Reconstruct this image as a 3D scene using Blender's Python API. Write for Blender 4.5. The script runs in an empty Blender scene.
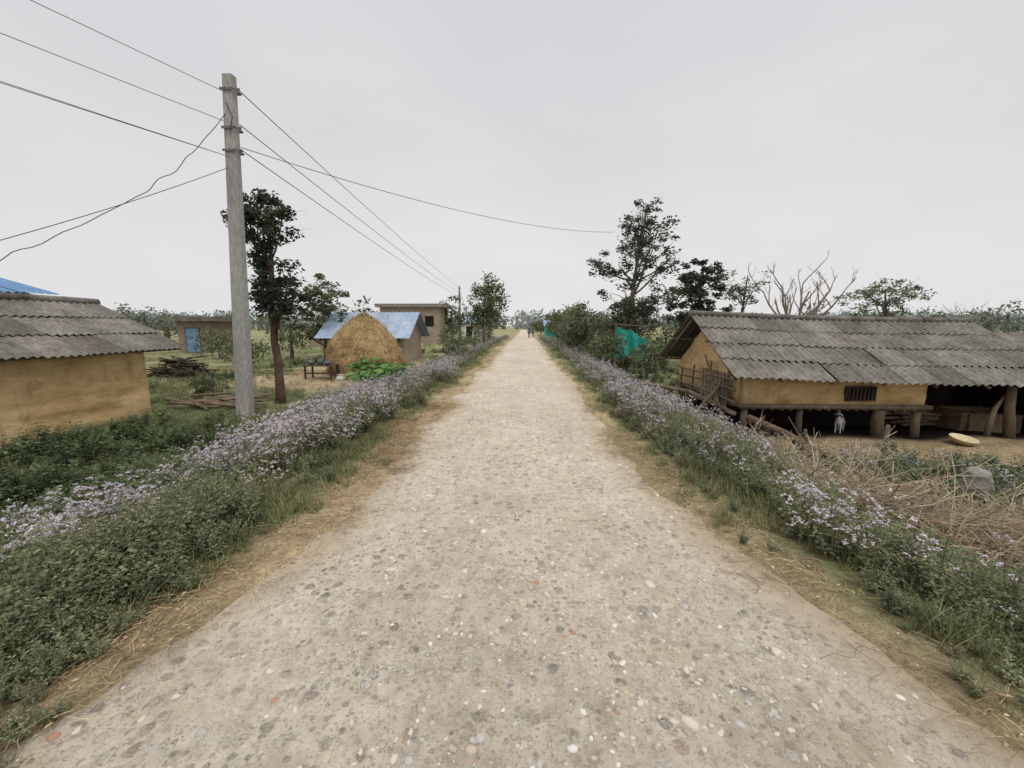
import bpy, math, random
import numpy as np
from mathutils import Vector, Matrix

R = np.random.default_rng(7)
random.seed(7)
S = bpy.context.scene
COL = S.collection

# ------------------------------------------------------------------ noise / terrain
TAB = R.random((256, 256))
def vn(x, y, s=1.0, o=0):
    x = np.asarray(x, float) / s + 17.3 * o + 1000; y = np.asarray(y, float) / s + 31.7 * o + 1000
    xi = np.floor(x).astype(int); yi = np.floor(y).astype(int)
    fx = x - xi; fy = y - yi
    fx = fx * fx * (3 - 2 * fx); fy = fy * fy * (3 - 2 * fy)
    a = TAB[xi % 256, yi % 256]; b = TAB[(xi + 1) % 256, yi % 256]
    c = TAB[xi % 256, (yi + 1) % 256]; d = TAB[(xi + 1) % 256, (yi + 1) % 256]
    return (a * (1 - fx) + b * fx) * (1 - fy) + (c * (1 - fx) + d * fx) * fy
def ss(a, b, x):
    t = np.clip((np.asarray(x, float) - a) / (b - a), 0, 1)
    return t * t * (3 - 2 * t)
def edge(x, y):
    el = 1.80 + .38 * (1 - ss(1, 4, y)) + .40 * (vn(0 * x, y, 1.1, 1) - .5) + .2 * (vn(0 * x, y, .25, 2) - .5)
    er = 1.48 + .62 * (1 - ss(1, 5, y)) + .26 * (vn(0 * x, y, 1.3, 3) - .5) + .14 * (vn(0 * x, y, .3, 4) - .5)
    return np.where(x < 0, el, er)
def ground(x, y):
    x = np.asarray(x, float); y = np.asarray(y, float)
    e = edge(x, y); ax = np.abs(x)
    far = ss(16, 30, y)
    dr = -1.2 * (1 - far) - .5 * far
    h = np.where(x < 0, -.5 * ss(2.7, 5.0, ax), dr * ss(2.3, 5.4, ax))
    h = h - .15 * np.where(x < 0, ss(3.6, 5.5, ax) * (1 - ss(6, 8, ax)) * (1 - ss(6, 9, y)), 0)
    out = ss(0, .5, ax - e)
    h = h + out * ((vn(x, y, 1.3, 5) - .5) * .12 + (vn(x, y, .35, 6) - .5) * .05)
    h = h - .05 + .075 * ss(-.14, .14, ax - e)
    return h

# ------------------------------------------------------------------ materials
def nt_new(name):
    m = bpy.data.materials.new(name); m.use_nodes = True
    nt = m.node_tree; nt.nodes.clear()
    return m, nt
def N(nt, t, **k):
    n = nt.nodes.new(t)
    for a, b in k.items():
        if a.startswith('i_'):
            key = a[2:]
            key = int(key) if key.isdigit() else key.replace('_', ' ')
            n.inputs[key].default_value = b
        else: setattr(n, a, b)
    return n
def ramp(nt, stops, fac=None, interp='LINEAR'):
    r = nt.nodes.new('ShaderNodeValToRGB'); r.color_ramp.interpolation = interp
    el = r.color_ramp.elements
    while len(el) < len(stops): el.new(0.5)
    for e, (p, c) in zip(el, stops):
        e.position = p; e.color = (*c, 1) if len(c) == 3 else c
    if fac is not None: nt.links.new(fac, r.inputs[0])
    return r
def mixc(nt, a, b, fac, blend='MIX'):
    m = nt.nodes.new('ShaderNodeMix'); m.data_type = 'RGBA'; m.blend_type = blend
    for s, v in ((m.inputs[6], a), (m.inputs[7], b), (m.inputs[0], fac)):
        if isinstance(v, (int, float)): s.default_value = v
        elif isinstance(v, tuple): s.default_value = (*v, 1)
        else: nt.links.new(v, s)
    return m.outputs[2]
def noise(nt, scale, detail=4, vec=None, rough=.55, sc=None):
    n = N(nt, 'ShaderNodeTexNoise', i_Scale=scale, i_Detail=detail, i_Roughness=rough)
    if vec is not None:
        if sc:
            mp = N(nt, 'ShaderNodeMapping'); mp.inputs['Scale'].default_value = sc
            nt.links.new(vec, mp.inputs[0]); vec = mp.outputs[0]
        nt.links.new(vec, n.inputs['Vector'])
    return n.outputs['Fac']
def finish(m, nt, col, rough=.9, bumps=(), spec=.25, transl=0):
    b = N(nt, 'ShaderNodeBsdfPrincipled', i_Roughness=rough)
    b.inputs['Specular IOR Level'].default_value = spec
    if isinstance(col, tuple): b.inputs['Base Color'].default_value = (*col, 1)
    else: nt.links.new(col, b.inputs['Base Color'])
    prev = None
    for h, st, d in bumps:
        bp = N(nt, 'ShaderNodeBump', i_Strength=st, i_Distance=d)
        nt.links.new(h, bp.inputs['Height'])
        if prev: nt.links.new(prev, bp.inputs['Normal'])
        prev = bp.outputs[0]
    if prev: nt.links.new(prev, b.inputs['Normal'])
    o = N(nt, 'ShaderNodeOutputMaterial'); sh = b.outputs[0]
    if transl:
        t = N(nt, 'ShaderNodeBsdfTranslucent')
        if isinstance(col, tuple): t.inputs[0].default_value = (*col, 1)
        else: nt.links.new(col, t.inputs[0])
        mx = N(nt, 'ShaderNodeMixShader', i_0=transl)
        nt.links.new(sh, mx.inputs[1]); nt.links.new(t.outputs[0], mx.inputs[2]); sh = mx.outputs[0]
    nt.links.new(sh, o.inputs[0])
    return m
def mat_noise(name, c1, c2, scale=3, bump=.4, bscale=20, dist=.02, rough=.9, sc=None, tint=0, spec=.2):
    m, nt = nt_new(name)
    tc = N(nt, 'ShaderNodeTexCoord').outputs['Object']
    n1 = noise(nt, scale, 6, tc, .6, sc)
    c = ramp(nt, [(.3, c1), (.7, c2)], n1).outputs[0]
    n2 = noise(nt, scale * 9, 3, tc, .6, sc)
    g = ramp(nt, [(.3, (.72,) * 3), (.7, (1.15,) * 3)], n2).outputs[0]
    c = mixc(nt, c, g, 1.0, 'MULTIPLY')
    if tint:
        at = N(nt, 'ShaderNodeAttribute', attribute_name='tint')
        g2 = ramp(nt, [(0, (1 - tint,) * 3), (1, (1 + tint * .6,) * 3)], at.outputs['Fac']).outputs[0]
        c = mixc(nt, c, g2, 1.0, 'MULTIPLY')
    return finish(m, nt, c, rough, [(noise(nt, bscale, 5, tc, .6, sc), bump, dist)], spec)
def mat_leaf(name, stops, transl=.25, rough=.6, rnd=.25):
    m, nt = nt_new(name)
    at = N(nt, 'ShaderNodeAttribute', attribute_name='tint')
    c = ramp(nt, stops, at.outputs['Fac']).outputs[0]
    if rnd:
        oi = N(nt, 'ShaderNodeObjectInfo')
        g = ramp(nt, [(0, (1 - rnd,) * 3), (1, (1 + rnd, 1 + rnd * .8, 1 + rnd * .4))], oi.outputs['Random']).outputs[0]
        c = mixc(nt, c, g, 1.0, 'MULTIPLY')
    return finish(m, nt, c, rough, (), .25, transl)

M_leaf = mat_leaf('tree_leaf', [(0, (.04, .054, .03)), (.6, (.10, .13, .068)), (1, (.19, .22, .115))])
M_leafdark = mat_leaf('dark_tree_leaf', [(0, (.034, .048, .033)), (.6, (.083, .108, .068)), (1, (.16, .19, .11))], .34)
M_leafolive = mat_leaf('olive_leaf', [(0, (.048, .062, .038)), (.6, (.135, .165, .095)), (1, (.24, .265, .15))])
M_haze1 = mat_leaf('far_leaf', [(0, (.12, .14, .12)), (1, (.21, .24, .19))], .1, .9, 0)  # distance haze painted into the leaf colour as a paler tone
M_haze2 = mat_leaf('hazy_leaf', [(0, (.28, .32, .32)), (1, (.38, .415, .405))], .1, .9, 0)  # stronger painted haze: pale bluish leaf colour for the farthest trees
M_bark = mat_noise('bark', (.09, .07, .055), (.2, .165, .13), 6, .6, 25, .02)
M_barkred = mat_noise('reddish_bark', (.07, .045, .035), (.16, .11, .08), 6, .6, 25, .02)
M_barkpale = mat_noise('pale_bark', (.22, .175, .15), (.38, .32, .28), 6, .5, 25, .02)
M_stem = mat_leaf('stem', [(0, (.13, .12, .07)), (1, (.22, .22, .12))], 0)
M_plant = mat_leaf('weed_leaf', [(0, (.10, .12, .068)), (.5, (.195, .225, .13)), (1, (.32, .35, .21))], .35)
M_weed = mat_leaf('dark_weed_leaf', [(0, (.045, .07, .03)), (.5, (.095, .15, .065)), (1, (.18, .245, .11))], .35)
M_flower = mat_leaf('lilac_flower', [(0, (.50, .44, .53)), (.6, (.68, .62, .71)), (1, (.84, .80, .85))], .25, .9, .1)
M_grass = mat_leaf('grass_blade', [(0, (.095, .115, .05)), (.6, (.205, .23, .11)), (1, (.36, .345, .18))], .35)
M_straw = mat_leaf('straw', [(0, (.22, .16, .095)), (.6, (.42, .33, .2)), (1, (.60, .50, .34))], .1, .8)
M_twig = mat_leaf('dry_twig', [(0, (.17, .135, .095)), (.6, (.35, .285, .205)), (1, (.54, .46, .35))], 0, .9)
M_big = mat_leaf('broad_leaf', [(0, (.05, .12, .03)), (1, (.16, .32, .07))], .3, .45)
M_wood = mat_noise('weathered_wood', (.13, .095, .065), (.3, .235, .17), 3, .5, 30, .01, sc=(1, 1, .25), tint=.3)
M_wooddark = mat_noise('dark_wood', (.045, .035, .028), (.11, .085, .065), 3, .5, 30, .01, tint=.3)
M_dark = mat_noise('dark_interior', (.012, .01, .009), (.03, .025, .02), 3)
M_mudbrown = mat_noise('brown_mud', (.13, .09, .055), (.26, .185, .115), 4, .5, 20, .02)
M_pole = mat_noise('pole_concrete', (.3, .29, .27), (.42, .41, .385), 2.5, .35, 40, .008, sc=(1, 1, .3))
M_conc = mat_noise('old_concrete', (.16, .15, .13), (.36, .34, .3), 5, .7, 18, .03)
M_wire = mat_noise('wire', (.05, .05, .055), (.09, .09, .095), 3, 0, 1)
M_metal = mat_noise('galvanised', (.1, .1, .11), (.25, .25, .26), 9, .1, 20)
M_bluepaint = mat_noise('blue_paint', (.10, .2, .36), (.17, .29, .45), 3, .1, 20)
M_bluedull = mat_noise('blue_door_paint', (.12, .24, .42), (.2, .34, .52), 3, .1, 20)
M_blueroof = mat_noise('blue_sheet_metal', (.22, .29, .40), (.38, .45, .54), 1.5, .1, 20, tint=.2, rough=.55)
M_teal = mat_noise('teal_tarp', (0.01, .26, .2), (.03, .42, .34), 2, .3, 6, .03, rough=.6)
M_white = mat_noise('white_paint', (.6, .6, .58), (.8, .8, .78), 4, .1, 20)
M_brick = mat_noise('brick_wall', (.2, .14, .11), (.33, .25, .19), 2, .3, 15)
M_tanwall = mat_noise('tan_plaster', (.28, .22, .165), (.42, .35, .27), 1.2, .3, 15)
M_yellow = mat_noise('yellow_plastic', (.66, .56, .34), (.76, .68, .45), 2, .05, 10, rough=.5)

def mat_mud():
    m, nt = nt_new('mud_plaster')
    tc = N(nt, 'ShaderNodeTexCoord').outputs['Object']
    n1 = noise(nt, 1.1, 6, tc)
    c = ramp(nt, [(.28, (.48, .31, .145)), (.5, (.63, .44, .225)), (.72, (.73, .54, .30))], n1).outputs[0]
    n2 = noise(nt, 6, 6, tc, .7, (.4, .4, 2))
    g = ramp(nt, [(.3, (.78, .76, .73)), (.55, (1,) * 3), (.8, (1.1,) * 3)], n2).outputs[0]
    c = mixc(nt, c, g, 1.0, 'MULTIPLY')
    n4 = noise(nt, 2.5, 6, tc, .75, (1, 1, .5))
    c = mixc(nt, c, ramp(nt, [(.34, (.62, .58, .54)), (.46, (1,) * 3)], n4).outputs[0], .7, 'MULTIPLY')
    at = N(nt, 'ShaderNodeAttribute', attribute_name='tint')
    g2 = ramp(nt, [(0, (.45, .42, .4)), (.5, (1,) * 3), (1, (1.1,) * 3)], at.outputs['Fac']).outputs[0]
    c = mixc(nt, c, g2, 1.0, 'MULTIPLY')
    vo = N(nt, 'ShaderNodeTexVoronoi', feature='DISTANCE_TO_EDGE', i_Scale=2.2)
    dn = N(nt, 'ShaderNodeTexNoise', i_Scale=4, i_Detail=4); nt.links.new(tc, dn.inputs['Vector'])
    nt.links.new(mixc(nt, tc, dn.outputs['Color'], .35), vo.inputs['Vector'])
    cr = ramp(nt, [(0, (.5,) * 3), (.012, (1,) * 3)], vo.outputs['Distance']).outputs[0]
    c = mixc(nt, c, cr, .7, 'MULTIPLY')
    return finish(m, nt, c, .95, [(n2, .5, .03), (noise(nt, 45, 4, tc), .5, .01)], .1)
M_mud = mat_mud()

def mat_roof():
    m, nt = nt_new('fibre_cement_sheet')
    tc = N(nt, 'ShaderNodeTexCoord').outputs['Object']
    n1 = noise(nt, 1.4, 8, tc, .7)
    c = ramp(nt, [(.3, (.095, .087, .076)), (.5, (.18, .168, .149)), (.72, (.28, .265, .238))], n1).outputs[0]
    n3 = noise(nt, 14, 5, tc, .75)
    g = ramp(nt, [(.32, (.55, .53, .5)), (.55, (1,) * 3), (.75, (1.25,) * 3)], n3).outputs[0]
    c = mixc(nt, c, g, 1.0, 'MULTIPLY')
    at = N(nt, 'ShaderNodeAttribute', attribute_name='tint')
    g2 = ramp(nt, [(0, (.80, .78, .76)), (.5, (1,) * 3), (1, (1.15, 1.14, 1.12))], at.outputs['Fac']).outputs[0]
    c = mixc(nt, c, g2, 1.0, 'MULTIPLY')
    return finish(m, nt, c, .9, [(n3, .4, .01)], .2)
M_roof = mat_roof()

def mat_road():
    m, nt = nt_new('gravel_road')
    tc = N(nt, 'ShaderNodeTexCoord').outputs['Object']
    n1 = noise(nt, .55, 6, tc, .6, (1, .5, 1))
    c = ramp(nt, [(.3, (.49, .43, .34)), (.5, (.59, .525, .425)), (.7, (.67, .605, .50))], n1).outputs[0]
    n0 = noise(nt, 2.2, 5, tc, .7)
    c = mixc(nt, c, ramp(nt, [(.32, (.82, .80, .77)), (.5, (1,) * 3), (.68, (1.08, 1.08, 1.08))], n0).outputs[0], 1.0, 'MULTIPLY')
    n2 = noise(nt, 9, 8, tc, .8)
    g = ramp(nt, [(.32, (.68, .66, .63)), (.5, (.97,) * 3), (.70, (1.15,) * 3)], n2).outputs[0]
    c = mixc(nt, c, g, 1.0, 'MULTIPLY')
    patch = ramp(nt, [(.33, (.45,) * 3), (.55, (1,) * 3)], noise(nt, 1.3, 4, tc, .65)).outputs[0]
    hs = []
    for sc, thr, st in ((11, .36, .85), (24, .36, .85), (60, .4, .65)):
        vo = N(nt, 'ShaderNodeTexVoronoi', i_Scale=sc, i_Randomness=1.0)
        mp = N(nt, 'ShaderNodeVectorMath', operation='ADD')
        dn = N(nt, 'ShaderNodeTexNoise', i_Scale=sc * 1.6, i_Detail=2)
        nt.links.new(tc, dn.inputs['Vector'])
        sc2 = N(nt, 'ShaderNodeVectorMath', operation='SCALE'); sc2.inputs['Scale'].default_value = .55 / sc
        nt.links.new(dn.outputs['Color'], sc2.inputs[0])
        nt.links.new(tc, mp.inputs[0]); nt.links.new(sc2.outputs[0], mp.inputs[1])
        nt.links.new(mp.outputs[0], vo.inputs['Vector'])
        sep = N(nt, 'ShaderNodeSeparateColor'); nt.links.new(vo.outputs['Color'], sep.inputs[0])
        mk = ramp(nt, [(thr * .8, (1,) * 3), (thr, (0,) * 3)], vo.outputs['Distance']).outputs[0]
        pick = ramp(nt, [(.38, (0,) * 3), (.40, (1,) * 3)], sep.outputs[0]).outputs[0]
        pick = mixc(nt, pick, patch, 1.0, 'MULTIPLY')
        mk = mixc(nt, mk, pick, 1.0, 'MULTIPLY')
        pc = ramp(nt, [(0, (.30, .27, .23)), (.25, (.46, .41, .34)), (.55, (.63, .575, .49)), (.8, (.74, .70, .63)), (.93, (.46, .33, .25)), (1, (.38, .37, .36))], sep.outputs[1]).outputs[0]
        sm = N(nt, 'ShaderNodeMath', operation='MULTIPLY', i_1=st); nt.links.new(mk, sm.inputs[0])
        c = mixc(nt, c, pc, sm.outputs[0])
        rg = ramp(nt, [(thr * .86, (1,) * 3), (thr * .98, (.66, .64, .61)), (thr * 1.15, (1,) * 3)], vo.outputs['Distance']).outputs[0]
        c = mixc(nt, c, mixc(nt, c, rg, 1.0, 'MULTIPLY'), pick)
        dome = ramp(nt, [(0, (1,) * 3), (thr, (0,) * 3)], vo.outputs['Distance'], 'EASE').outputs[0]
        dome = mixc(nt, dome, pick, 1.0, 'MULTIPLY')
        hs.append((dome, 1.0, .32 / sc))
    at = N(nt, 'ShaderNodeAttribute', attribute_name='tint')
    dirt = mixc(nt, c, (.46, .37, .255), at.outputs['Fac'])
    return finish(m, nt, dirt, .95, hs + [(n2, .9, .04), (noise(nt, 160, 3, tc), .5, .004)], .15)
M_road = mat_road()

def mat_ground():
    m, nt = nt_new('ground')
    tc = N(nt, 'ShaderNodeTexCoord').outputs['Object']
    at = N(nt, 'ShaderNodeAttribute', attribute_name='col')
    n2 = noise(nt, 9, 8, tc, .75)
    g = ramp(nt, [(.3, (.55, .55, .52)), (.5, (1,) * 3), (.72, (1.45,) * 3)], n2).outputs[0]
    c = mixc(nt, at.outputs['Color'], g, 1.0, 'MULTIPLY')
    n3 = noise(nt, 60, 4, tc, .7)
    g3 = ramp(nt, [(.3, (.6,) * 3), (.7, (1.35,) * 3)], n3).outputs[0]
    c = mixc(nt, c, g3, 1.0, 'MULTIPLY')
    return finish(m, nt, c, 1, [(n2, .8, .05), (n3, .6, .015)], .05)
M_ground = mat_ground()

# ------------------------------------------------------------------ mesh builder
class MB:
    def __init__(s): s.v = []; s.f = []; s.t = []; s.m = []
    def add(s, vs, fs, tint=.5, mat=0):
        o = len(s.v); s.v.extend([tuple(map(float, p)) for p in vs])
        s.f.extend([tuple(i + o for i in f) for f in fs])
        s.t.extend([tint] * len(vs) if np.isscalar(tint) else list(tint)); s.m.extend([mat] * len(fs))
    def box(s, a, b, tint=.5, mat=0, rot=None, piv=None, j=0):
        (x0, y0, z0), (x1, y1, z1) = a, b
        vs = [Vector((x, y, z)) for z in (z0, z1) for x, y in ((x0, y0), (x1, y0), (x1, y1), (x0, y1))]
        if j: vs = [p + Vector((random.uniform(-j, j), random.uniform(-j, j), random.uniform(-j, j))) for p in vs]
        if rot is not None:
            c = Vector(piv) if piv else (Vector(a) + Vector(b)) / 2
            vs = [rot @ (p - c) + c for p in vs]
        s.add(vs, [(3, 2, 1, 0), (4, 5, 6, 7), (0, 1, 5, 4), (1, 2, 6, 5), (2, 3, 7, 6), (3, 0, 4, 7)], tint, mat)
    def tube(s, pts, rad, n=6, tint=.5, mat=0, cap=True):
        pts = [Vector(p) for p in pts]
        if np.isscalar(rad): rad = [rad] * len(pts)
        vs = []; k = len(pts)
        for i, p in enumerate(pts):
            d = (pts[min(i + 1, k - 1)] - pts[max(i - 1, 0)])
            if d.length < 1e-6: d = Vector((0, 0, 1))
            d.normalize()
            a = d.cross(Vector((0.31, .2, .05)) if abs(d.z) > .9 else Vector((0, 0, 1))).normalized(); b = d.cross(a)
            for q in range(n):
                t = 2 * math.pi * q / n
                vs.append(p + (a * math.cos(t) + b * math.sin(t)) * rad[i])
        fs = [(i * n + q, i * n + (q + 1) % n, (i + 1) * n + (q + 1) % n, (i + 1) * n + q) for i in range(k - 1) for q in range(n)]
        if cap: fs += [tuple(range(n))[::-1], tuple((k - 1) * n + q for q in range(n))]
        s.add(vs, fs, tint, mat)
    def quads(s, C, A, B, tint, mat=0, diamond=True):
        n = len(C); o = len(s.v)
        if diamond: V = np.stack([C - A, C - B * .95 + A * .1, C + A, C + B * .95 + A * .1], 1).reshape(-1, 3)
        else: V = np.stack([C - A - B, C + A - B, C + A + B, C - A + B], 1).reshape(-1, 3)
        s.v.extend(map(tuple, V.tolist()))
        s.f.extend([(o + 4 * i, o + 4 * i + 1, o + 4 * i + 2, o + 4 * i + 3) for i in range(n)])
        s.t.extend(np.repeat(tint, 4).tolist()); s.m.extend([mat] * n)
    def obj(s, name, mats, parent=None, smooth=False, link=True, loc=(0, 0, 0)):
        me = bpy.data.meshes.new(name)
        L = Vector(parent.location) if parent else Vector(loc)
        V = np.array(s.v) - np.array(L)
        me.from_pydata(V.tolist(), [], s.f)
        a = me.attributes.new('tint', 'FLOAT', 'POINT'); a.data.foreach_set('value', np.array(s.t, dtype=np.float32))
        for m in (mats if isinstance(mats, (list, tuple)) else [mats]): me.materials.append(m)
        me.polygons.foreach_set('material_index', np.array(s.m, dtype=np.int32))
        if smooth: me.polygons.foreach_set('use_smooth', np.ones(len(me.polygons), dtype=bool))
        me.update()
        o = bpy.data.objects.new(name, me)
        if link: COL.objects.link(o)
        if parent: o.parent = parent
        else: o.location = L
        return o
def empty(name, loc):
    e = bpy.data.objects.new(name, None); e.location = loc; COL.objects.link(e); e.empty_display_size = .3
    return e
def rnd_unit(n):
    v = R.normal(size=(n, 3)); return v / np.linalg.norm(v, axis=1)[:, None]

# ------------------------------------------------------------------ ground & road
def axis(parts):
    out = []
    for a, b, st in parts: out += list(np.arange(a, b, st))
    return np.array(out + [parts[-1][1]])
def grid_mesh(name, X, Y, zf, colf, mat, attr):
    gx, gy = np.meshgrid(X, Y); Z = zf(gx, gy)
    V = np.stack([gx, gy, Z], -1).reshape(-1, 3)
    nx, ny = len(X), len(Y)
    i = np.arange(nx - 1)[None, :] + np.arange(ny - 1)[:, None] * nx
    F = np.stack([i, i + 1, i + 1 + nx, i + nx], -1).reshape(-1, 4)
    me = bpy.data.meshes.new(name)
    me.vertices.add(len(V)); me.vertices.foreach_set('co', V.ravel())
    me.loops.add(F.size); me.loops.foreach_set('vertex_index', F.ravel().astype(np.int32))
    me.polygons.add(len(F)); me.polygons.foreach_set('loop_start', (np.arange(len(F)) * 4).astype(np.int32))
    me.polygons.foreach_set('use_smooth', np.ones(len(F), dtype=bool))
    me.update(calc_edges=True)
    c = colf(gx, gy)
    if attr == 'col':
        a = me.attributes.new('col', 'FLOAT_COLOR', 'POINT')
        cc = np.concatenate([c.reshape(-1, 3), np.ones((len(V), 1))], 1); a.data.foreach_set('color', cc.ravel().astype(np.float32))
    else:
        a = me.attributes.new('tint', 'FLOAT', 'POINT'); a.data.foreach_set('value', c.ravel().astype(np.float32))
    me.materials.append(mat)
    o = bpy.data.objects.new(name, me); COL.objects.link(o)
    return o
GX = axis([(-1500, -300, 150), (-300, -60, 15), (-60, -16, 1.2), (-16, -6, .2), (-6, 6, .07), (6, 16, .2), (16, 60, 1.2), (60, 300, 15), (300, 1500, 150)])
GY = axis([(-60, -2, 4), (-2, 9, .08), (9, 22, .18), (22, 70, .7), (70, 300, 6), (300, 3000, 150)])
def gcol(x, y):
    e = edge(x, y); d = np.abs(x) - e
    n = vn(x, y, 1.1, 11); n2 = vn(x, y, .3, 12); n3 = vn(x, y, 5, 13)
    green = np.array([.13, .145, .07]); green2 = np.array([.21, .215, .11]); straw = np.array([.40, .31, .19]); tan = np.array([.42, .32, .205]); dark = np.array([.06, .065, .038]); field = np.array([.30, .29, .16])
    shed_shade = np.array([.018, .014, .011])  # near-black tone: shade under the shed, painted into the ground colour
    c = green[None, None] + (green2 - green) * ss(.35, .7, n)[..., None]
    def mx(c, col, f): return c * (1 - f[..., None]) + col * f[..., None]
    c = mx(c, tan, .7 * ss(.6, .8, n3 * .5 + n * .5))
    c = mx(c, dark, ss(3.0, 3.8, -x) * (1 - ss(7.5, 8.5, -x)) * (1 - ss(6, 9, y)) * .8)
    c = mx(c, dark, ss(2.4, 3.0, x) * (1 - ss(10, 12, x)) * (1 - ss(8.0, 9.2, y)) * .75)
    ylf = ss(-13, -11.5, x) * (1 - ss(-6, -4.5, x)) * ss(13, 14.5, y) * (1 - ss(24, 28, y))
    c = mx(c, tan, np.clip(ylf * (.5 + n), 0, 1) * .9)
    yr = ss(5.8, 7.2, x) * (1 - ss(18, 22, x)) * ss(7.6, 8.8, y + (n - .5) * 2) * (1 - ss(15, 18, y))
    c = mx(c, tan * .95, np.clip(yr, 0, 1) * .9)
    c = mx(c, shed_shade, ss(5.6, 6.2, x) * (1 - ss(14.6, 15.2, x)) * ss(10.3, 10.9, y + .6 * (n - .5)) * (1 - ss(15.8, 16.4, y)))  # paint that shade below the raised floor and open bay
    far = ss(28, 60, y + np.abs(x) * .3)
    c = mx(c, field, far * (.55 + .45 * ss(.4, .6, vn(x, y, 25, 14))))
    wl = np.where(x < 0, .5, .1) + .5 * (n - .5)
    dry = (1 - ss(0, 1, (d - wl * .6) / .4))
    dry = dry * (1 - ss(18, 60, y) * .6) * np.where(x < 0, 1, .75)
    c = mx(c, straw * (.75 + .45 * n2[..., None]), np.clip(dry, 0, 1))
    return c
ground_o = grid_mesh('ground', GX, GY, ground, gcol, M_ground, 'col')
def roadz(x, y):
    e = edge(x, y)
    return -.012 * (x / 2) ** 2 + .016 * (vn(x, y, .5, 21) - .5) + .010 * (vn(x, y, .12, 22) - .5) - .2 * ss(.15, .55, np.abs(x) - e)
def roadc(x, y):
    e = edge(x, y); d = e - np.abs(x); n = vn(x, y, .8, 23); n2 = vn(x, y, .25, 24)
    f = (1 - ss(0, .45, d + (n - .5) * .5)) * .7 + .25 * ss(.6, .9, n2) * ss(.4, .7, n)
    return np.clip(f + .08 * ss(20, 60, y), 0, 1)
road_o = grid_mesh('gravel_road', np.arange(-2.9, 2.91, .06), axis([(-3, 9, .06), (9, 25, .2), (25, 80, 1), (80, 420, 10)]), roadz, roadc, M_road, 'tint')

# ------------------------------------------------------------------ scatter by geometry nodes
def scatter(name, templates, P, rot, scl, idx=None):
    P = np.asarray(P, float)
    coll = bpy.data.collections.new(name + '_parts')
    for t in templates: coll.objects.link(t)
    me = bpy.data.meshes.new(name); n = len(P)
    me.vertices.add(n); me.vertices.foreach_set('co', P.ravel())
    a = me.attributes.new('rot', 'FLOAT_VECTOR', 'POINT'); a.data.foreach_set('vector', np.asarray(rot, np.float32).ravel())
    scl = np.asarray(scl, np.float32)
    if scl.ndim == 1: scl = np.repeat(scl[:, None], 3, 1)
    a = me.attributes.new('scl', 'FLOAT_VECTOR', 'POINT'); a.data.foreach_set('vector', scl.ravel())
    if idx is None: idx = R.integers(0, len(templates), n)
    a = me.attributes.new('idx', 'INT', 'POINT'); a.data.foreach_set('value', np.asarray(idx, np.int32))
    o = bpy.data.objects.new(name, me); COL.objects.link(o)
    ng = bpy.data.node_groups.new(name + '_nodes', 'GeometryNodeTree')
    ng.interface.new_socket('Geometry', in_out='INPUT', socket_type='NodeSocketGeometry')
    ng.interface.new_socket('Geometry', in_out='OUTPUT', socket_type='NodeSocketGeometry')
    gi = ng.nodes.new('NodeGroupInput'); go = ng.nodes.new('NodeGroupOutput')
    ci = ng.nodes.new('GeometryNodeCollectionInfo'); ci.inputs['Collection'].default_value = coll
    ci.inputs['Separate Children'].default_value = True; ci.inputs['Reset Children'].default_value = True
    ip = ng.nodes.new('GeometryNodeInstanceOnPoints'); ip.inputs['Pick Instance'].default_value = True
    def na(nm, tp):
        q = ng.nodes.new('GeometryNodeInputNamedAttribute'); q.data_type = tp; q.inputs['Name'].default_value = nm
        return [s for s in q.outputs if s.enabled and s.name == 'Attribute'][0]
    e2r = ng.nodes.new('FunctionNodeEulerToRotation')
    L = ng.links.new
    L(gi.outputs[0], ip.inputs['Points']); L(ci.outputs[0], ip.inputs['Instance'])
    L(na('idx', 'INT'), ip.inputs['Instance Index']); L(na('rot', 'FLOAT_VECTOR'), e2r.inputs[0])
    L(e2r.outputs[0], ip.inputs['Rotation']); L(na('scl', 'FLOAT_VECTOR'), ip.inputs['Scale'])
    L(ip.outputs[0], go.inputs[0])
    md = o.modifiers.new('scatter', 'NODES'); md.node_group = ng
    return o
def place(n, x0, x1, y0, y1, keep=None, yexp=1.0):
    x = R.uniform(x0, x1, n); y = y0 + (y1 - y0) * R.random(n) ** yexp
    if keep is not None:
        k = keep(x, y); k = R.random(n) < k; x, y = x[k], y[k]
    return x, y
def no_build(x, y):
    a = (x < -9.7) & (y < 11.2); b = (x > 5.6) & (x < 15) & (y > 10.2) & (y < 16.5)
    c = ((x + 7.6) ** 2 + (y - 18.9) ** 2 < 3.2)
    return np.where(a | b | c, 0.0, 1.0)

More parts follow.
